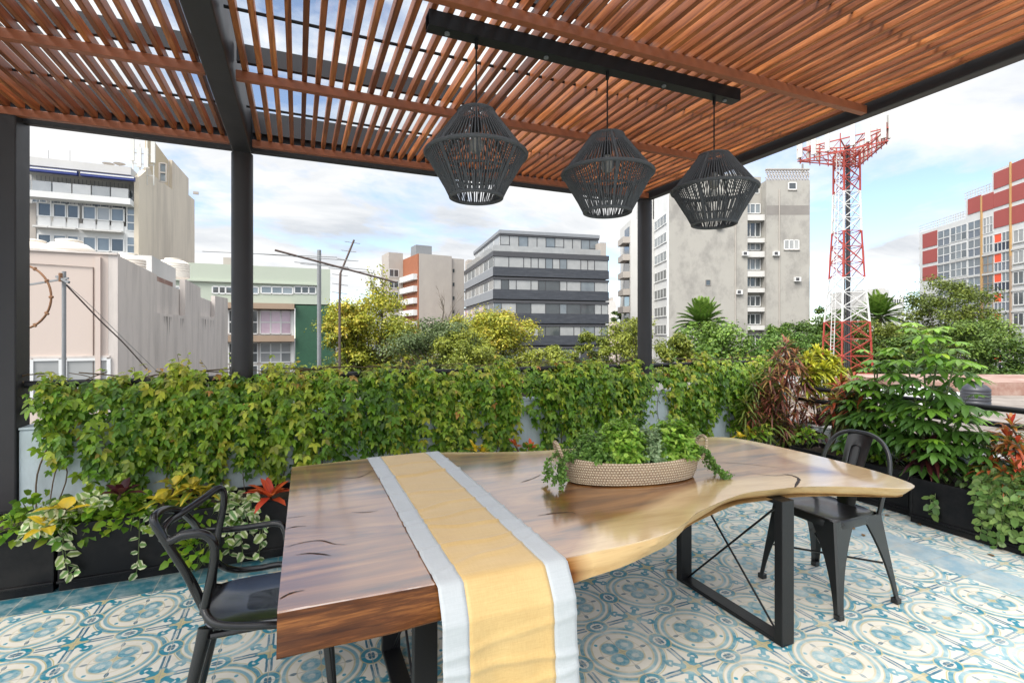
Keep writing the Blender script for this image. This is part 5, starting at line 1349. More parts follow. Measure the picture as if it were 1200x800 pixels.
def cellw(xa, xb, z0, z1, kind):
    a0, a1 = u(xa)+.04, u(xb)-.04
    if kind == 'navy':
        b.window(a0, a1, z0+.15, z0+1.25, .06, 3, 1, 'navy', 'frame_white', .07, .07); b.window(a0, a1, z0+1.32, z1-.12, .06, 3, 1, rng.choice(('glass', 'glass_curtain')), 'frame_white', .08, .06)
    elif kind == 'bg':
        b.window(a0, a1, z0+.15, z0+1.25, .06, 2, 1, 'steelgrey', 'frame_white', .07, .07); b.window(a0, a1, z0+1.32, z1-.12, .06, 2, 1, 'glass', 'frame_white', .08, .06)
    elif kind == 'white':
        b.window(a0, a1, z0+.3, z1-.15, .06, 3, 2, rng.choice(('glass_curtain', 'glass', 'glass')), 'frame_white', .09, .06)
    elif kind == 'red':
        b.window(a0, (a0+a1)/2, z0+1.3, z1-.12, .06, 1, 1, 'red_panel', 'frame_white', .07, .07); b.window((a0+a1)/2+.05, a1, z0+1.3, z1-.12, .06, 2, 1, 'glass', 'frame_white', .08, .06)
        b.window(a0, a1, z0+.15, z0+1.25, .06, 4, 1, 'navy' if rng.random() > .25 else 'steelgrey', 'frame_white', .07, .07)
    elif kind == 'big': b.window(a0, a1, z0+.8, z1-.25, .06, 4, 1, rng.choice(('glass_curtain', 'glass_curtain', 'glass_dark')), 'frame_white', .09, .06, sill='soft_white')
    elif kind == 'dark': b.window(a0, a1, z0+.2, z1-.15, .06, 2, 2, rng.choice(('glass_dark', 'glass')), 'brownband', .09, .06)
for i in range(-3, 7):
    z1 = zc-hh*(i-1); z0 = z1-hh
    if z1 < b.hf(1077, 273)-.25 and i < 5: cellw(1098.5, 1113, z0, z1, 'bg'); cellw(1113.5, 1133, z0, z1, 'white')
    if i == 0: pass
    if z1 < b.hf(1140, 252): cellw(1134, 1149, z0, z1, 'bg' if i < 3 else 'navy')
    if z1 < b.hf(1155, 248): cellw(1151.5, 1163.5, z0, z1, 'dark' if i > 0 else 'white')
    if z1 < b.hf(1172, 266)+.3: cellw(1164.5, 1183.3, z0, z1, 'red')
    if z1 < b.hf(1190, 264): cellw(1187, 1212, z0, z1, 'big')
    if z1 < b.hf(1172, 262): b.box('floor_band', 'soft_white', u(1098) if z0 < b.hf(1077, 273)-.2 else u(1134), W, -.06, .058, z0-.11, z0+.11)
rl = MB()
def roofrail(xa, xb, z, y):
    x0, x1 = u(xa, y), u(xb, y)
    for i in range(int((x1-x0)/.5)+1): rl.bar((x0+.5*i, y, z), (x0+.5*i, y, z+1.1), .06)
    for q in (.35, .72, 1.1): rl.bar((x0, y, z+q), (x1, y, z+q), .06)
roofrail(1077, 1131, b.hf(1077, 273), .2); roofrail(1131, 1162, b.hf(1131, 235), .3)
b.part('roof_railing', rl, 'soft_white')
for i in range(3): z0 = b.hf(1079, 289+20*i); b.box('balcony', 'soft_white', -1.0, -.002, .5, 4, z0-.2, z0+.1)

# --- cream and white block, left
b = Bld('apartment_block', 'cream apartment block with blue awnings and a windowless side wall', 'building', 162.5, 50, 0)
u = b.u; xw = u(20); Ds = b.v(228)
zr = b.hf(161, 200)
b.box('wall', 'white', xw, -.4, .1, 12, 0, b.hf(100, 262)); 
sw = MB()
# stepped profile of the party wall (seen from the side)
vs = [0, b.v(166), b.v(172), b.v(180), b.v(201), b.v(201)+.01, b.v(221), Ds]
prof = [(0, 0), (Ds, 0), (Ds, b.hs(227, 233)), (b.v(221), b.hs(221, 228.5)), (b.v(221), b.hs(221, 209)), (b.v(201.8), b.hs(201.8, 187.5)), (b.v(201.8), b.hs(201.8, 222)), (b.v(178), b.hs(178, 204)), (b.v(175.5), b.hs(175.5, 196)), (0, b.hs(163, 208))]
n = len(prof); o = 0
sw.v = [Vector((0, y, z)) for y, z in prof]+[Vector((-.38, y, z)) for y, z in prof]
sw.f = [tuple(range(n)), tuple(range(n, 2*n))[::-1]]+[(i, i+n, (i+1) % n+n, (i+1) % n) for i in range(n)]
b.part('side_wall', sw, 'cream')
za, zb_ = b.hf(161, 232), b.hf(161, 204)
b.box('terrace_slab', 'white', xw, -.39, -1.2, 0.09, b.hf(120, 240), b.hf(120, 233))
b.box('terrace_back_wall', 'soft_white', xw, -.41, 2.2, 8, b.hf(100, 262)+.002, b.hf(161, 200)-.5)
b.box('roof', 'soft_white', xw, -.39, -1.0, 9, b.hf(161, 209), b.hf(161, 200))
for xa, xb in ((20, 92), (96, 158.5)): b.box('awning', 'blue_awning', u(xa, -1.1), u(xb, -1.1), -1.5, -1.02, b.hf(160, 213.5, -1), b.hf(160, 208.8, -1)); b.box('awning_rail', 'white', u(xa, -1.1), u(xb, -1.1), -1.52, -1.505, b.hf(160, 211, -1), b.hf(160, 209.5, -1))
bar = MB(); xq = xw
while xq < -.5: bar.box(xq, xq+.05, 2.0, 2.06, b.hf(100, 262)+.5, b.hf(161, 211)); xq += .32
b.part('window_grille', bar, 'galv')
for xa, xb in ((38, 55), (60, 82), (108, 128), (132, 156)): b.window(u(xa, 2.2), u(xb, 2.2), b.hf(120, 238), b.hf(120, 214), 2.19, 2, 1, 'glass', 'frame_white', .08, .05)
gb = MB()
for i in range(6): x0 = xw+(-.5-xw)*i/6; gb.box(x0+.05, x0+(-.5-xw)/6-.05, -1.16, -1.12, b.hf(120, 233)+.02, b.hf(120, 222))
b.part('glass_balustrade', gb, 'glass_curtain')
# two storeys of strip windows
for zi, (ya, yb, yc) in enumerate(((243, 258, 270), (278.5, 294, 306), (314.5, 330, 342))):
    for j, (xa, xb) in enumerate(((44, 59.5), (62, 77), (78.5, 92), (97, 112), (113.5, 128.5), (130, 145))):
        b.window(u(xa), u(xb), b.hf(120, yb), b.hf(120, ya), .1, 1, 1, rng.choice(('glass', 'glass', 'glass_dark', 'glass_curtain')), 'frame_white', .13, .08)
        b.box('panel', 'white', u(xa)+.02, u(xb)-.02, .03, .098, b.hf(120, yc), b.hf(120, yb+1.2))
        b.box('ledge', 'soft_white', u(xa)-.1, u(xb)+.02, -.75, .03, b.hf(120, yc+2.2), b.hf(120, yc+.3))
    b.window(u(148.5), u(158.5), b.hf(150, yc), b.hf(150, ya-1), .1, 1, 3, 'glass', 'frame_white', .1, .06)
b.box('corner_pier', 'grey_mid', xw, u(42), .0, .098, 0, b.hf(100, 243))
# stair tower on the roof
tx0 = u(160, 4); 
b.box('stair_tower', 'ochre', b.u(170, b.v(178)), -.39, b.v(178)+.01, b.v(201.8), b.hf(161, 205), b.hs(201, 187.5))
zt_ = b.hs(190, 203)
b.window(b.u(187, b.v(178)), b.u(195, b.v(178)), b.hf(187, 213, b.v(178)), b.hf(187, 191, b.v(178)), b.v(178), 1, 2, 'glass', 'grey_mid', .15, .08)
an = MB(); yy = b.v(172)
cx_ = u(168, yy); zb0 = b.hf(168, 205, yy)
for dx_ in (-.9, -.3, .3, .9):
    an.bar((cx_+dx_, yy, zb0-1), (cx_+dx_, yy, zb0+3.6+dx_), .10)
    an.box(cx_+dx_-.18, cx_+dx_+.18, yy-.35, yy-.12, zb0+.4+abs(dx_), zb0+2.3+abs(dx_)*1.5)
for q in (0, 1.1, 2.2): an.bar((cx_-1, yy, zb0+q), (cx_+1, yy, zb0+q), .08)
b.part('antenna_rack', an, 'panel_grey')
b.box('floodlight', 'grey_mid', -.1, .6, Ds-.6, Ds-.3, b.hs(227, 227), b.hs(227, 224))
for i, px in enumerate((127, 140)):
    yy = 3.0; x0 = u(px, yy); z0 = b.hf(px, 192.5, yy)
    b.part('dish', MB().lathe([(.05, -.14), (.25, -.09), (.45, 0), (.52, .06)], (x0, yy, z0), 20), 'grey_mid'); b.part('dish_mount', MB().bar((x0, yy, z0-1.0), (x0, yy, z0), .06), 'galv')
for px, y0, y1 in ((57, 192, 176), (82, 193, 176)): 
    x0 = u(px, 2); b.part('roof_mast', MB().bar((x0, 2, b.hf(px, y0, 2)), (x0, 2, b.hf(px, y1, 2)), .04), 'galv')

# --- pink rendered house with stepped side wall
b = Bld('pink_house', 'pink rendered house with a stepped and stained side wall', 'house', 138, 16, 0)
u = b.u; xw = u(-60); Ds = b.v(267); z0 = b.hf(138, 299)
b.box('front_wall', 'pink', xw, -.25, 0, .25, 0, z0)
b.box('roof', 'pink_grey', xw, -.26, .26, Ds, 0, z0-.25)
prof = [(0, 0), (Ds, 0), (Ds, b.hs(266, 349)), (b.v(252), b.hs(252, 346.5)), (b.v(252), b.hs(252, 372)), (b.v(235), b.hs(235, 370)), (b.v(235), b.hs(235, 337)), (b.v(217), b.hs(217, 327)), (b.v(217), b.hs(217, 370)), (b.v(184), b.hs(184, 366.5)), (b.v(184), b.hs(184, 322)), (0, b.hs(138, 299))]
n = len(prof); sw = MB()
sw.v = [Vector((0, y, z)) for y, z in prof]+[Vector((-.245, y, z)) for y, z in prof]
sw.f = [tuple(range(n)), tuple(range(n, 2*n))[::-1]]+[(i, i+n, (i+1) % n+n, (i+1) % n) for i in range(n)]
b.part('side_wall', sw, 'pink_grey')
b.box('coping', 'pink_grey', xw, -.002, -.05, .28, z0+.001, z0+.06)
b.box('pipe', 'pink', -.55, -.42, -.1, -.001, .5, z0-.1)
b.window(u(37.5), u(72), b.hf(40, 470), b.hf(40, 421), 0, 1, 1, 'glass_curtain', 'frame_white', .1, .06); b.window(u(77), u(128), b.hf(80, 470), b.hf(80, 421), 0, 1, 1, 'glass_curtain', 'frame_white', .1, .06)
b.box('lintel', 'pink_grey', u(36), u(129), -.06, -.001, b.hf(80, 419.5), b.hf(80, 417))
b.part('conduit', MB().tube([(xw, -.02, z0-.35), (-.62, -.02, z0-.42), (-.62, -.02, 4)], .012, 6), 'cable')
# roof huts in the notches
ya, yb = b.v(186), b.v(216)
b.box('roof_hut', 'white', -3.2, -.9, ya, yb, 4, b.hs(200, 330, -.9)); b.box('red_sheet_roof', 'roof_pink', -1.4, -.3, ya, yb-1, b.hs(200, 341, -.9), b.hs(200, 336, -.9))
b.box('water_hut', 'soft_white', -3.6, -1.0, b.v(178, -1), b.v(206, -1), 8, b.hs(190, 306, -1))
yc, yd = b.v(236), b.v(251)
b.box('roof_hut', 'white', -2.5, -.6, yc, yd+.5, 5, b.hs(245, 352, -.6)); b.window(yc+.4, yc+1.4, b.hs(237, 368, -.6), b.hs(237, 354, -.6), -.6, 1, 2, 'glass_dark', 'frame_white', .08, .05, side='r')
# dark damp streaks under the copings
stn = MB()
for (pa, pb, yt) in ((185, 216, 369), (236, 251, 373)):
    ya, yb = b.v(pa), b.v(pb)
    for i in range(9):
        y = ya+(yb-ya)*rng.random(); zt = b.hs(pa+1, yt)-.02; ln = rng.uniform(.15, .9)
        o = len(stn.v); stn.v += [Vector((.003, y-.05, zt)), Vector((.003, y+.09, zt)), Vector((.003, y+.03, zt-ln))]; stn.f.append((o, o+1, o+2))
b.part('rain_streaks', stn, 'stain')
# water tanks on the roof
def water_tank(label, px, py, z, rad, h, m, grp=None):
    p = at(px, py, z); root = thing('water_tank', label, 'water tank', (p.x, p.y, p.z-h), 0, grp)
    pr = [(rad*.98, 0), (rad, .04*h), (rad, .30*h)]
    for i in range(4): zz = (.32+.11*i)*h; pr += [(rad*.965, zz), (rad, zz+.03*h), (rad, zz+.08*h)]
    pr += [(rad*.94, .78*h), (rad*.70, .88*h), (rad*.50, .915*h), (rad*.50, .95*h)]
    t = obj('tank', MB().lathe(pr, n=36), m, root, smooth=True, world=False)
    obj('lid', MB().lathe([(rad*.52, .951*h), (rad*.52, .985*h), (rad*.42, h)], n=28), m, t, smooth=True, world=False)
GT = 'cream water tanks on the pink house'
water_tank('cream water tank on the pink roof, half hidden by the pier', 38, 281, 18.0, .72, 1.3, M['tank'], GT)
water_tank('whole cream water tank on the pink roof below the white windows', 81, 281, 18.0, .74, 1.3, M['tank'], GT)
water_tank('small cream water tank at the far edge of the pink roof', 150, 297, 21.0, .62, 1.0, M['tank'], GT)
water_tank('cream water tank on the far white roof hut', 203, 303, 34, .95, 1.3, M['tank'], GT)

# --- mint green block behind
b = Bld('green_block', 'pale mint green block with a dark green tiled wall below', 'building', 387, 49, 0)
u = b.u; xw = u(190); zt = b.hf(386, 315.5)
b.box('wall', 'mint', xw, 0, 0, 9, b.hf(340, 356), zt)
b.box('roof_block', 'grey_mid', u(258), u(272), 2, 5, zt, zt+.9)
for xa, xb, g_ in ((200, 232, 'glass_curtain'), (249, 272, 'glass_dark'), (276, 303, 'glass'), (306, 343, 'glass'), (345, 370, 'glass_dark')): b.window(u(xa), u(xb), b.hf(xa, 343.5+.0*xa), b.hf(xa, 335.5), 0, 3, 1, g_, 'frame_white', .12, .06)
b.box('ledge', 'mint', xw, u(372), -.25, -.002, b.hf(340, 333.5), b.hf(340, 332))
b.box('canopy', 'brownband', u(262), u(345), -.7, 4, b.hf(340, 362.5), b.hf(340, 356)-.01)
b.box('lower_wall', 'grey_mid', u(262), u(343), .6, 8, 0, b.hf(340, 363)-.02)
b.box('canopy', 'brownband', u(262), u(345), -.5, .58, b.hf(340, 400), b.hf(340, 393))
for ya, yb, g_, x_ in ((364.5, 391, 'glass_pink', 305), (401.5, 424, 'glass_curtain', 305), (427, 450, 'glass', 305)):
    b.window(u(x_, .6), u(341, .6), b.hf(340, yb, .6), b.hf(340, ya, .6), .6, 3, 2, g_, 'frame_white', .12, .06); b.window(u(268, .6), u(302, .6), b.hf(340, yb, .6), b.hf(340, ya, .6), .6, 2, 2, 'glass_dark', 'frame_white', .12, .06)
b.box('pillar', 'white', u(341.5, .3), u(345, .3), .2, .59, 0, b.hf(340, 363)-.03)
b.box('tiled_wall', 'dkgreen', u(346), u(393), -.1, 8, 0, b.hf(340, 357.5))

# --- orange and grey block in the distance
b = Bld('brick_block', 'distant grey block with an orange brick side wall', 'building', 491, 90, 6.7)
u = b.u
b.box('wall', 'grey_mid', 0, u(529.5), 0, 12, 0, b.hf(491, 297)); b.box('low_wall', 'grey_mid', u(529.6), u(545), .4, 12, 0, b.hf(540, 303)); b.box('brick_side', 'orange', -.2, -.002, .05, 11.8, 0, b.hf(491, 297.2))
b.box('rear_block', 'grey_mid', -3.0, -.21, 8.6, 13.5, 0, b.hf(470, 296, 8)); b.box('roof_tank', 'galv', u(494), u(513), 3, 6, b.hf(491, 297)+.01, b.hf(491, 287, 3))
for i in range(5): b.window(u(531), u(534), b.hf(540, 320+16*i), b.hf(540, 315+16*i), .4, 1, 1, 'glass_dark', 'grey_mid', .12, .05)
for i in range(5):
    z0 = b.hf(491, 326+14*i); b.box('balcony', 'white', -1.0, -.21, .3, 8.4, z0-.2, z0+.8)
    b.window(-2.9, -1.1, z0+1.0, z0+2.4, 8.6, 2, 1, 'glass_dark', 'frame_white', .1, .06)
b = Bld('low_block', 'low pale block with roof huts seen behind the lattice tower', 'building', 1012, 95, -23)
u = b.u; b.box('wall', 'soft_white', 0, u(1042), 0, 10, 0, b.hf(1020, 339)); b.box('roof_hut', 'grey_mid', u(1030), u(1042), 1, 6, b.hf(1020, 339), b.hf(1035, 341)+.6); b.box('annex', 'white', u(1042.2), u(1062), .5, 9, 0, b.hf(1050, 347)); b.window(u(1047), u(1058), b.hf(1050, 356), b.hf(1050, 350), .5, 4, 1, 'glass_dark', 'frame_white', .15, .06)
b = Bld('low_block', 'small distant white block beside the dark slate office', 'building', 713, 130, -20)
b.box('wall', 'soft_white', 0, b.u(722), 0, 8, 0, b.hf(716, 352)); b.box('roof_hut', 'grey_mid', b.u(717), b.u(720), 1, 4, b.hf(716, 352), b.hf(716, 348)); b.box('wall', 'pink', 0, b.u(745), -8, -.5, 0, b.hf(716, 378))
b = Bld('low_block', 'distant pink block between the yellow trees and the brick block', 'building', 496, 84, -12)
b.box('wall', 'pink', 0, b.u(560), 0, 5, 0, b.hf(520, 377))

# --- neighbouring roof on the right, with its tank
b = Bld('neighbour_house', 'neighbouring low house with a pale flat roof and a red strip', 'house', 1030, 11, -26)
u = b.u; zr = b.hf(1100, 500)
b.box('wall', 'pink', .3, 14, -3.4, 9, 0, .0-GZ-.35); b.box('flat_roof', 'roof_pale', .2, 14.1, -3.5, 9.1, -GZ-.349, -GZ-.25)
b.box('roof_ridge', 'roof_pink', 3.0, 14.0, 3.6, 6.5, -GZ-.249, -GZ+.12); b.box('roof_curb', 'white', .2, 14.1, 6.6, 6.9, -GZ-.249, -GZ-.0)
b.box('skylight', 'white', 1.2, 3.0, 1.0, 3.0, -GZ-.249, -GZ+.05);
p = at(1143, 448, 11.5); water_tank('black water tank on the neighbouring flat roof', 1143, 447, 11.5, .27, p.z+.25, M['tank_dark'])

# ------------------------------------------------------------------ lattice telecom tower
def lattice_tower():
    zc = 45.0; base = at(992, HY, zc); root = thing('lattice_tower', 'red and white lattice telecom tower with antenna panels on top', 'tower', (base.x, base.y, GZ))
    def zz(py): return CH-(py-HY)*zc/FP-GZ
    prof = [(800, 3.1), (455, 2.05), (408, 1.95), (377, 1.72), (326, 1.35), (272, 1.12), (226, 1.02), (182, 1.0)]   # (picture row, half diagonal)
    ys = [p[0] for p in prof][::-1]; ws = [p[1] for p in prof][::-1]
    hw = lambda py: float(np.interp(py, ys, ws))
    a0 = R(23)
    def corner(k, py): a = a0+k*math.pi/2; return Vector((hw(py)*math.cos(a), hw(py)*math.sin(a), zz(py)))
    segs = [(535, 377, 'tower_red', 8), (377, 326, 'tower_white', 3), (326, 272, 'tower_red', 3), (272, 226, 'tower_white', 3), (226, 180, 'tower_red', 3)]
    for y0, y1, m, n in segs:
        lg, br = MB(), MB()
        for k in range(4): lg.bar(corner(k, y0), corner(k, y1), .115)
        for i in range(n):
            ya, yb = y0+(y1-y0)*i/n, y0+(y1-y0)*(i+1)/n
            for k in range(4):
                br.bar(corner(k, ya), corner(k+1, yb), .055); br.bar(corner(k+1, ya), corner(k, yb), .055); br.bar(corner(k, yb), corner(k+1, yb), .06)
        sec = obj('tower_section', lg, M[m], root, world=False); obj('bracing', br, M[m], sec, world=False)
    low = MB()
    for k in range(4): low.bar(corner(k, 790)*1.0 if False else Vector((corner(k, 700).x, corner(k, 700).y, 0)), corner(k, 535), .16)
    obj('tower_section', low, M['tower_red'], root, world=False)
    cb = MB()
    for dx_, dy_ in ((0, 0), (.14, .05), (-.13, .08), (.05, -.15), (.25, -.1)): cb.bar((dx_, dy_, zz(535)), (dx_, dy_, zz(170)), .085)
    obj('feeder_cables', cb, M['tower_dark'], root, world=False)
    ld = MB(); A = lambda py: Vector((-hw(py)*cs-.15, hw(py)*sn*0, zz(py)))
    for q in (-.15, .15):
        ld.bar(A(430)+Vector((q*cs, -q*sn, 0)), A(182)+Vector((q*cs, -q*sn, 0)), .045)
    for i in range(60):
        py = 430+(182-430)*i/59; ld.bar(A(py)+Vector((-.15*cs, .15*sn, 0)), A(py)+Vector((.15*cs, -.15*sn, 0)), .035)
    obj('ladder', ld, M['tower_white'], root, world=False)
    # head frame
    hd = MB(); T0 = R(20)
    def tri(k, rr, lvl): a = T0+k*2*math.pi/3; return Vector((rr*math.cos(a), rr*math.sin(a), zz(lvl)))
    for lvl, rr in ((184, 3.9), (170, 3.9)):
        for k in range(3):
            p, q = tri(k, rr, lvl), tri(k+1, rr, lvl)
            hd.bar(p, q, .085); hd.bar(p, Vector((0, 0, zz(lvl+3))), .085); hd.bar(p.lerp(q, .5), Vector((0, 0, zz(lvl+6))), .085); hd.bar(p.lerp(q, .25), Vector((0, 0, zz(lvl+12))), .055); hd.bar(p.lerp(q, .75), Vector((0, 0, zz(lvl+12))), .055)
    spots = []
    for k in range(3):
        for f in (.04, .2, .36, .5, .64, .8, .96):
            lo_, hi_ = tri(k, 3.9, 187).lerp(tri(k+1, 3.9, 187), f), tri(k, 3.9, 163).lerp(tri(k+1, 3.9, 163), f)
            hd.bar(lo_, hi_, .06); spots.append((lo_, hi_, k))
            if f < .9: hd.bar(tri(k, 3.9, 184).lerp(tri(k+1, 3.9, 184), f), tri(k, 3.9, 170).lerp(tri(k+1, 3.9, 170), f+.14), .04)
    obj('head_frame', hd, M['tower_red'], root, world=False)
    for i, (lo_, hi_, k) in enumerate(spots):
        if i % 7 in (3,): continue
        a = T0+k*2*math.pi/3+math.pi/3; o_ = Vector((math.cos(a), math.sin(a), 0))*.16; h = (2.3, 1.8, 1.5, 2.6, 2.0)[i % 5]; c = lo_.lerp(hi_, .25)+o_
        obj('antenna_panel', MB().bar(c, c+Vector((0, 0, h)), .36, .18, up=(math.cos(a), math.sin(a), 0)), M['panel_grey'], root, world=False, bevel=.03)
lattice_tower()

# ------------------------------------------------------------------ masts, aerials, cables near the terrace
t = thing('antenna_mast', 'slim grey mast with a small crossarm in front of the pink wall', 'mast', at(74.5, HY, 9))
p0, p1 = at(75, 318, 9), at(75, 318, 9); p0 = Vector((p1.x, p1.y, GZ))
obj('mast', MB().tube([p0, p1], .032, 10), M['galv'], t, smooth=True)
obj('crossarm', MB().bar(at(20, 336, 9.0), at(80, 326, 8.9), .03).bar(at(66, 324, 8.9), at(81, 331, 8.9), .04), M['galv'], t)
obj('insulator', MB().tube([at(71, 320, 8.9), at(71, 330, 8.9)], .03, 8), M['rust'], t)
t = tag(obj('cable', MB().tube(smooth_path([at(74, 330, 9), at(95, 352, 9.4), at(120, 378, 10), at(145, 402, 10.6), at(172, 432, 11.5)], 8), .013, 6), M['cable']), 'brown cable sagging from the slim mast across the pink wall', 'cable')
t = tag(obj('cable', MB().tube(smooth_path([at(78, 333, 9), at(105, 357, 9.4), at(140, 392, 10.4), at(185, 436, 12)], 8), .005, 5), M['galv']), 'thin pale cable running beside the brown one', 'cable')
rg = MB(); cpt = at(22, 348, 8.6)
ex, ez = Vector((cs, -sn, 0)), Vector((0, 0, 1))
rr = 38*8.6/FP
ring = [cpt+(ex*math.cos(2*math.pi*k/48)+ez*math.sin(2*math.pi*k/48))*rr for k in range(48)]
rg.tube(ring, .018, 8, closed=True)
for k in range(0, 48, 4): rg.tube([ring[k]-(ring[k]-cpt).normalized()*.03, ring[k]+(ring[k]-cpt).normalized()*.03], .022, 6)
tag(obj('rusty_hoop', rg, M['rust']), 'rusty brown hoop with small knobs held on the slim mast crossarm', 'hoop')
t = thing('antenna_mast', 'grey pole carrying the long aerial in front of the green wall', 'mast', at(374, HY, 6.6))
p1 = at(374, 293, 6.6); obj('mast', MB().tube([(p1.x, p1.y, GZ), p1], .026, 10), M['galv'], t, smooth=True)
def aerial(label, a, b_, els, th=.013, el_r=.0045):
    t = thing('aerial', label, 'aerial', a); a, b_ = Vector(a), Vector(b_)
    obj('boom', MB().tube([a, b_], th, 8), M['cable'], t, smooth=True)
    for f, e0, e1 in els:
        obj('element', MB().tube([e0, e1], el_r, 6), M['galv'], t)
    return t
Za, Zb = 6.0, 6.8
bm = lambda f: at(322+143*f, 293+38*f, Za+(Zb-Za)*f)
els = []
for f, l0, l1 in ((.02, (237, 294.5), (395, 301.5)), (.2, (296, 297), (420, 306)), (.36, (345, 307), (408, 313)), (.5, (352, 309), (430, 316)), (.62, (385, 314), (440, 320))):
    c = bm(f); z = Za+(Zb-Za)*f; els.append((f, at(l0[0], l0[1], z), at(l1[0], l1[1], z+.15)))
aerial('long brown aerial with thin rods reaching out over the vines', bm(0), bm(1), els)
za = 6.9; q0, q1, q2 = at(415, 281, za), at(399, 320, za), at(398, 350, za)
els = [(0, at(x-9, y-1, za), at(x+9, y+1.5, za)) for x, y in ((413, 284), (408.5, 294), (404, 304), (400, 313), (398.5, 322), (398.5, 333), (398, 343))]
t = aerial('short bent aerial with stubby rods above the yellow tree', q0, q1, els)
obj('mount', MB().tube([q1, q2, (q2.x, q2.y, GZ)], .016, 8), M['cable'], t, smooth=True)
# ------------------------------------------------------------------ trees
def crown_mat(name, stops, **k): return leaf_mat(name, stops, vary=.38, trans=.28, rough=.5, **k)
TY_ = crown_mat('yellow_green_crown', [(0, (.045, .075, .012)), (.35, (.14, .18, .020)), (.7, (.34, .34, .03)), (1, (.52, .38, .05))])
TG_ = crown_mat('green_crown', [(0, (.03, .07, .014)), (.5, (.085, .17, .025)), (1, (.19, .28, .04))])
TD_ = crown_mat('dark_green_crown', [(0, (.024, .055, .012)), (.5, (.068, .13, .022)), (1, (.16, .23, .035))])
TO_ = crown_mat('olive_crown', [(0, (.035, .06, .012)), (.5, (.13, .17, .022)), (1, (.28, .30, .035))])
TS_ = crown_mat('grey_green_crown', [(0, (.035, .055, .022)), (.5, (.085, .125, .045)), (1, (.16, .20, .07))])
GTR = 'street trees beyond the terrace'
def tree(label, px, ytop, ybot, wpx, z, m, n=5200, leaf=.26, clumps=46, tint=.5, seed=0, sparse=0.0, name='tree'):
    r = np.random.default_rng(seed+100); rr = random.Random(seed)
    top = at(px, ytop, z); bot = at(px, ybot, z); c = (top+bot)/2; rx = wpx/2*z/FP; rz = (top.z-bot.z)/2
    root = thing(name, label, 'tree', (c.x, c.y, GZ), 0, GTR)
    # clumps fill an uneven crown; limbs reach for them
    cl = []
    while len(cl) < clumps:
        d = r.normal(0, 1, 3); d /= np.linalg.norm(d); rad = r.random()**.38
        p = d*rad; p[2] = math.copysign(abs(p[2])**.7, p[2]); p = p*np.array([rx*.88, rx*.88, rz*.88])
        cl.append((np.array(c)+p, r.uniform(.16, .30)*rx*(1.15-.3*rad), d))
    lv = Leaves(); per = int(n*2.1)//clumps
    for p, cr, d in cl:
        if r.random() < sparse: kk = per//4
        else: kk = per
        dd = r.normal(0, 1, (kk, 3)); dd /= np.linalg.norm(dd, axis=1, keepdims=True); q = p+dd*cr*np.array([1.15, 1.15, .78])*((r.random(kk)**.45)*np.where(r.random(kk) < .14, r.uniform(1.1, 1.6, kk), 1.0))[:, None]
        N = dd*.6+np.array([0, 0, .7])+r.normal(0, .45, (kk, 3)); D = np.cross(N, r.normal(0, 1, (kk, 3)))
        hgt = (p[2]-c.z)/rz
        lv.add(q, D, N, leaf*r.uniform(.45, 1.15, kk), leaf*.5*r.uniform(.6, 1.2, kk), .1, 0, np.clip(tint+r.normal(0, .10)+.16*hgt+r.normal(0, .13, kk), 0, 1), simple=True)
    mb = MB(); fork = Vector((c.x, c.y, c.z-rz*.75))
    mb.tube([(c.x, c.y, GZ), ((c.x+rr.uniform(-.1, .1)), c.y, (GZ+fork.z)/2), fork], [.035*rx*3, .03*rx*3, .024*rx*3], 9)
    obj('trunk', mb, M['bark'], root, smooth=True)
    lb = MB()
    for p, cr, d in cl[::3]:
        e = Vector(p); md = fork.lerp(e, .5)+Vector((rr.uniform(-.1, .1)*rx, rr.uniform(-.1, .1)*rx, .10*rx))
        lb.tube(smooth_path([fork-Vector((0, 0, .1)), md, e], 4), [.016*rx*(1-.8*k/8) for k in range(9)], 5, cap=False)
    obj('limbs', lb, M['bark'], root); lv.build('crown', m, root, smooth=False)
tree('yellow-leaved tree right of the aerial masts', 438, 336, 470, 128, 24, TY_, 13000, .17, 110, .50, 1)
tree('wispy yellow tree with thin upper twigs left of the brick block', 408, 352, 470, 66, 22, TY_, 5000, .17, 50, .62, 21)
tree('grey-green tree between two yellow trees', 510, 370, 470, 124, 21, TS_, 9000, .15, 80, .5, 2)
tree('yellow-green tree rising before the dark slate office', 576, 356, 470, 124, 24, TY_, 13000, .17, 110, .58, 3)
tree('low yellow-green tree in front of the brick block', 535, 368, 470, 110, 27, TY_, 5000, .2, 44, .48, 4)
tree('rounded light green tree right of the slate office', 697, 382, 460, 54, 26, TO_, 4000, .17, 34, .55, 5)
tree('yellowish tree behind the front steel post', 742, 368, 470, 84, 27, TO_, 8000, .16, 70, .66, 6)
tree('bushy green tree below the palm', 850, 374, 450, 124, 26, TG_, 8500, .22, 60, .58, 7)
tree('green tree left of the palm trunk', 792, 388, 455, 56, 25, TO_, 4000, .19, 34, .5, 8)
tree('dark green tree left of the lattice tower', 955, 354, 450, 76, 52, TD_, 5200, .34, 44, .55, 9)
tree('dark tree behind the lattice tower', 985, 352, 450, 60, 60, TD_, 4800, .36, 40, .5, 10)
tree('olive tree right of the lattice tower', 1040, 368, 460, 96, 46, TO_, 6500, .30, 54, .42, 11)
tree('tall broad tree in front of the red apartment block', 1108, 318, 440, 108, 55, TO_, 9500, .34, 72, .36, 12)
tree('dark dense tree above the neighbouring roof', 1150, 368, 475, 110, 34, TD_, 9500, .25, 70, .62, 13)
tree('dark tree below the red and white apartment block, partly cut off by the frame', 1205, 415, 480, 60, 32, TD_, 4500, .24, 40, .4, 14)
tree('small dark tree right of the slate office', 722, 360, 400, 22, 90, TD_, 1500, .4, 20, .5, 15)
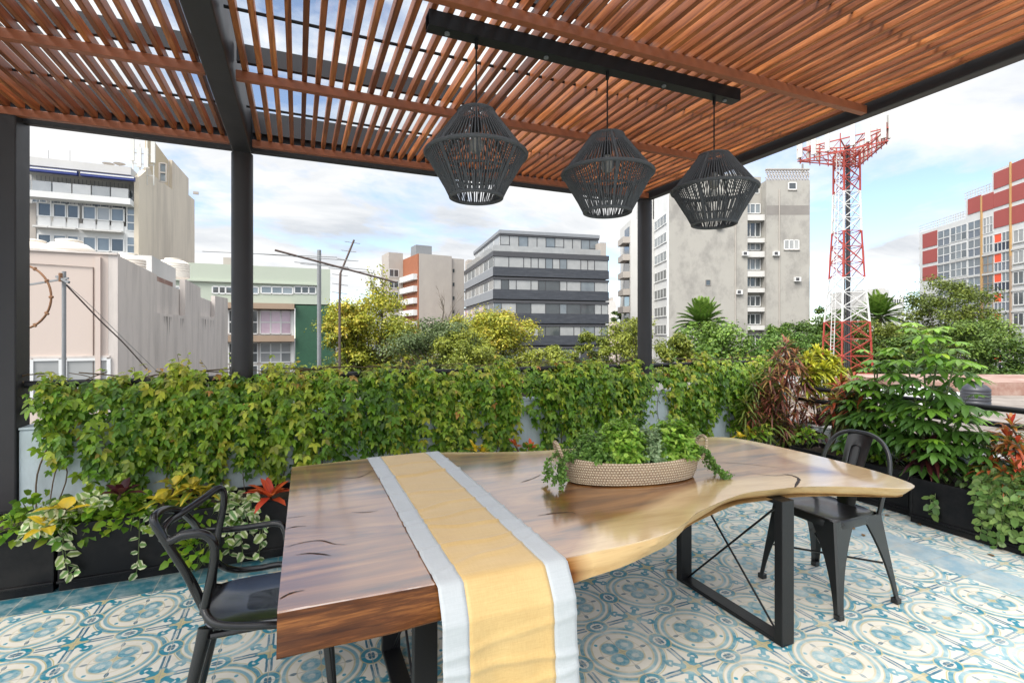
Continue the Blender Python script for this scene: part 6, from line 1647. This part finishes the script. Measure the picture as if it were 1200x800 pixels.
tree('green tree filling the gap left of the lattice tower foot', 915, 376, 455, 60, 38, TG_, 4800, .28, 40, .45, 16)
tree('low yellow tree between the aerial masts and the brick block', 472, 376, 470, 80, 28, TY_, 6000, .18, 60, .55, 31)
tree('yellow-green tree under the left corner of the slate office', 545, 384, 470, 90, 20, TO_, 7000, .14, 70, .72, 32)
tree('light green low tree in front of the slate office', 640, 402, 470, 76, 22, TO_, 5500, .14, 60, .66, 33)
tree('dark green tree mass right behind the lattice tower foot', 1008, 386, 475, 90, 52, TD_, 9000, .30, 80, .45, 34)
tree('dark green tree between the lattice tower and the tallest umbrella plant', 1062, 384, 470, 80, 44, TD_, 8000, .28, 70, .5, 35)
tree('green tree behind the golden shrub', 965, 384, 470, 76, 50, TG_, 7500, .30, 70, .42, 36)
def bare_tree(label, px, ytop, ybot, wpx, z, seed, leaves=0, m=None):
    rr = random.Random(seed); b0 = at(px, ybot, z); root = thing('tree', label, 'tree', (b0.x, b0.y, GZ), 0, GTR); mb = MB(); lv = Leaves(); k = z/FP; tips = []
    mb.tube([(b0.x, b0.y, GZ), b0], [.12, .07], 8)
    def grow(p, d, ln, rad, lvl):
        e = p+d*ln; md = p.lerp(e, .5)+Vector((rr.uniform(-.1, .1), rr.uniform(-.1, .1), 0))*ln*.5
        mb.tube([p, md, e], [rad, rad*.85, rad*.65], 5, cap=False); tips.append((e, lvl))
        if lvl < 5:
            for _ in range(rr.choice((2, 3)) if lvl else 4):
                dd = (d+Vector((rr.uniform(-1, 1), rr.uniform(-1, 1), rr.uniform(-.1, .7)))*.62).normalized(); grow(e if rr.random() > .4 else md, dd, ln*rr.uniform(.6, .85), rad*.6, lvl+1)
    H = (ybot-ytop)*k; grow(b0, Vector((0, 0, 1)), H*.30, .05, 0)
    obj('limbs', mb, M['bark'], root)
    if leaves:
        pts = np.array([tuple(t[0]) for t in tips if t[1] >= 3]); ii = nr.integers(0, len(pts), leaves)
        lv.add(pts[ii]+nr.normal(0, .12, (leaves, 3)), rdir(leaves), rdir(leaves), .14, .08, .1, 0, nr.uniform(.3, .9, leaves), simple=True)
        lv.build('crown', m, root, smooth=False)
bare_tree('leafless tree with pale twigs in front of the brick block', 520, 338, 420, 40, 26, 5)
bare_tree('thin tree with a few leaves left of the brick block', 448, 308, 400, 60, 25, 9, 500, TY_)
def palm(label, px, py, z, fl, n, seed, el=(-20, 80)):
    r = np.random.default_rng(seed); c = at(px, py, z); root = thing('palm_tree', label, 'palm', (c.x, c.y, GZ)); lv = Leaves(); fr_ = MB()
    obj('trunk', MB().tube([(c.x, c.y, GZ), (c.x+.1, c.y, (GZ+c.z)/2), c], [.38, .30, .32], 12), M['bark'], root, smooth=True)
    for i in range(n):
        a = i*2.399; e = math.radians(el[0]+(el[1]-el[0])*((i+.5)/n)**.8); L = fl*r.uniform(.85, 1.1)
        d = np.array([math.cos(a)*math.cos(e), math.sin(a)*math.cos(e), math.sin(e)]); f = np.linspace(0, 1, 9)
        pts = np.array(c)+d*(f*L)[:, None]; pts[:, 2] -= .28*L*f**2.2*math.cos(e)
        fr_.tube([tuple(p) for p in pts], [.035*(1-.8*q) for q in f], 5, cap=False)
        k = 34; g = np.linspace(.14, 1, k); pp = np.stack([np.interp(g, f, pts[:, j]) for j in range(3)], 1); T = np.gradient(pp, axis=0); T /= np.linalg.norm(T, axis=1, keepdims=True)
        S = np.cross(T, np.array([0, 0, 1.0])); S /= np.linalg.norm(S, axis=1, keepdims=True)+1e-9; U = np.cross(S, T)
        for s in (-1, 1): lv.add(pp, S*s*.75+T*.65+U*.25, U+S*s*-.3, .30*fl*np.sin(np.pi*(.15+.8*g))**.7, .055*fl/1.6, .12, 0, np.clip(.35+.3*e+r.normal(0, .1, k), 0, 1), simple=True)
    obj('frond_ribs', fr_, M['stem_green'], root); lv.build('crown', TG_, root, smooth=False)
palm('palm with a wide crown before the grey tower block', 823, 380, 40, 2.35, 46, 1)
palm('dark palm right of the lattice tower', 1030, 372, 62, 3.4, 40, 2)
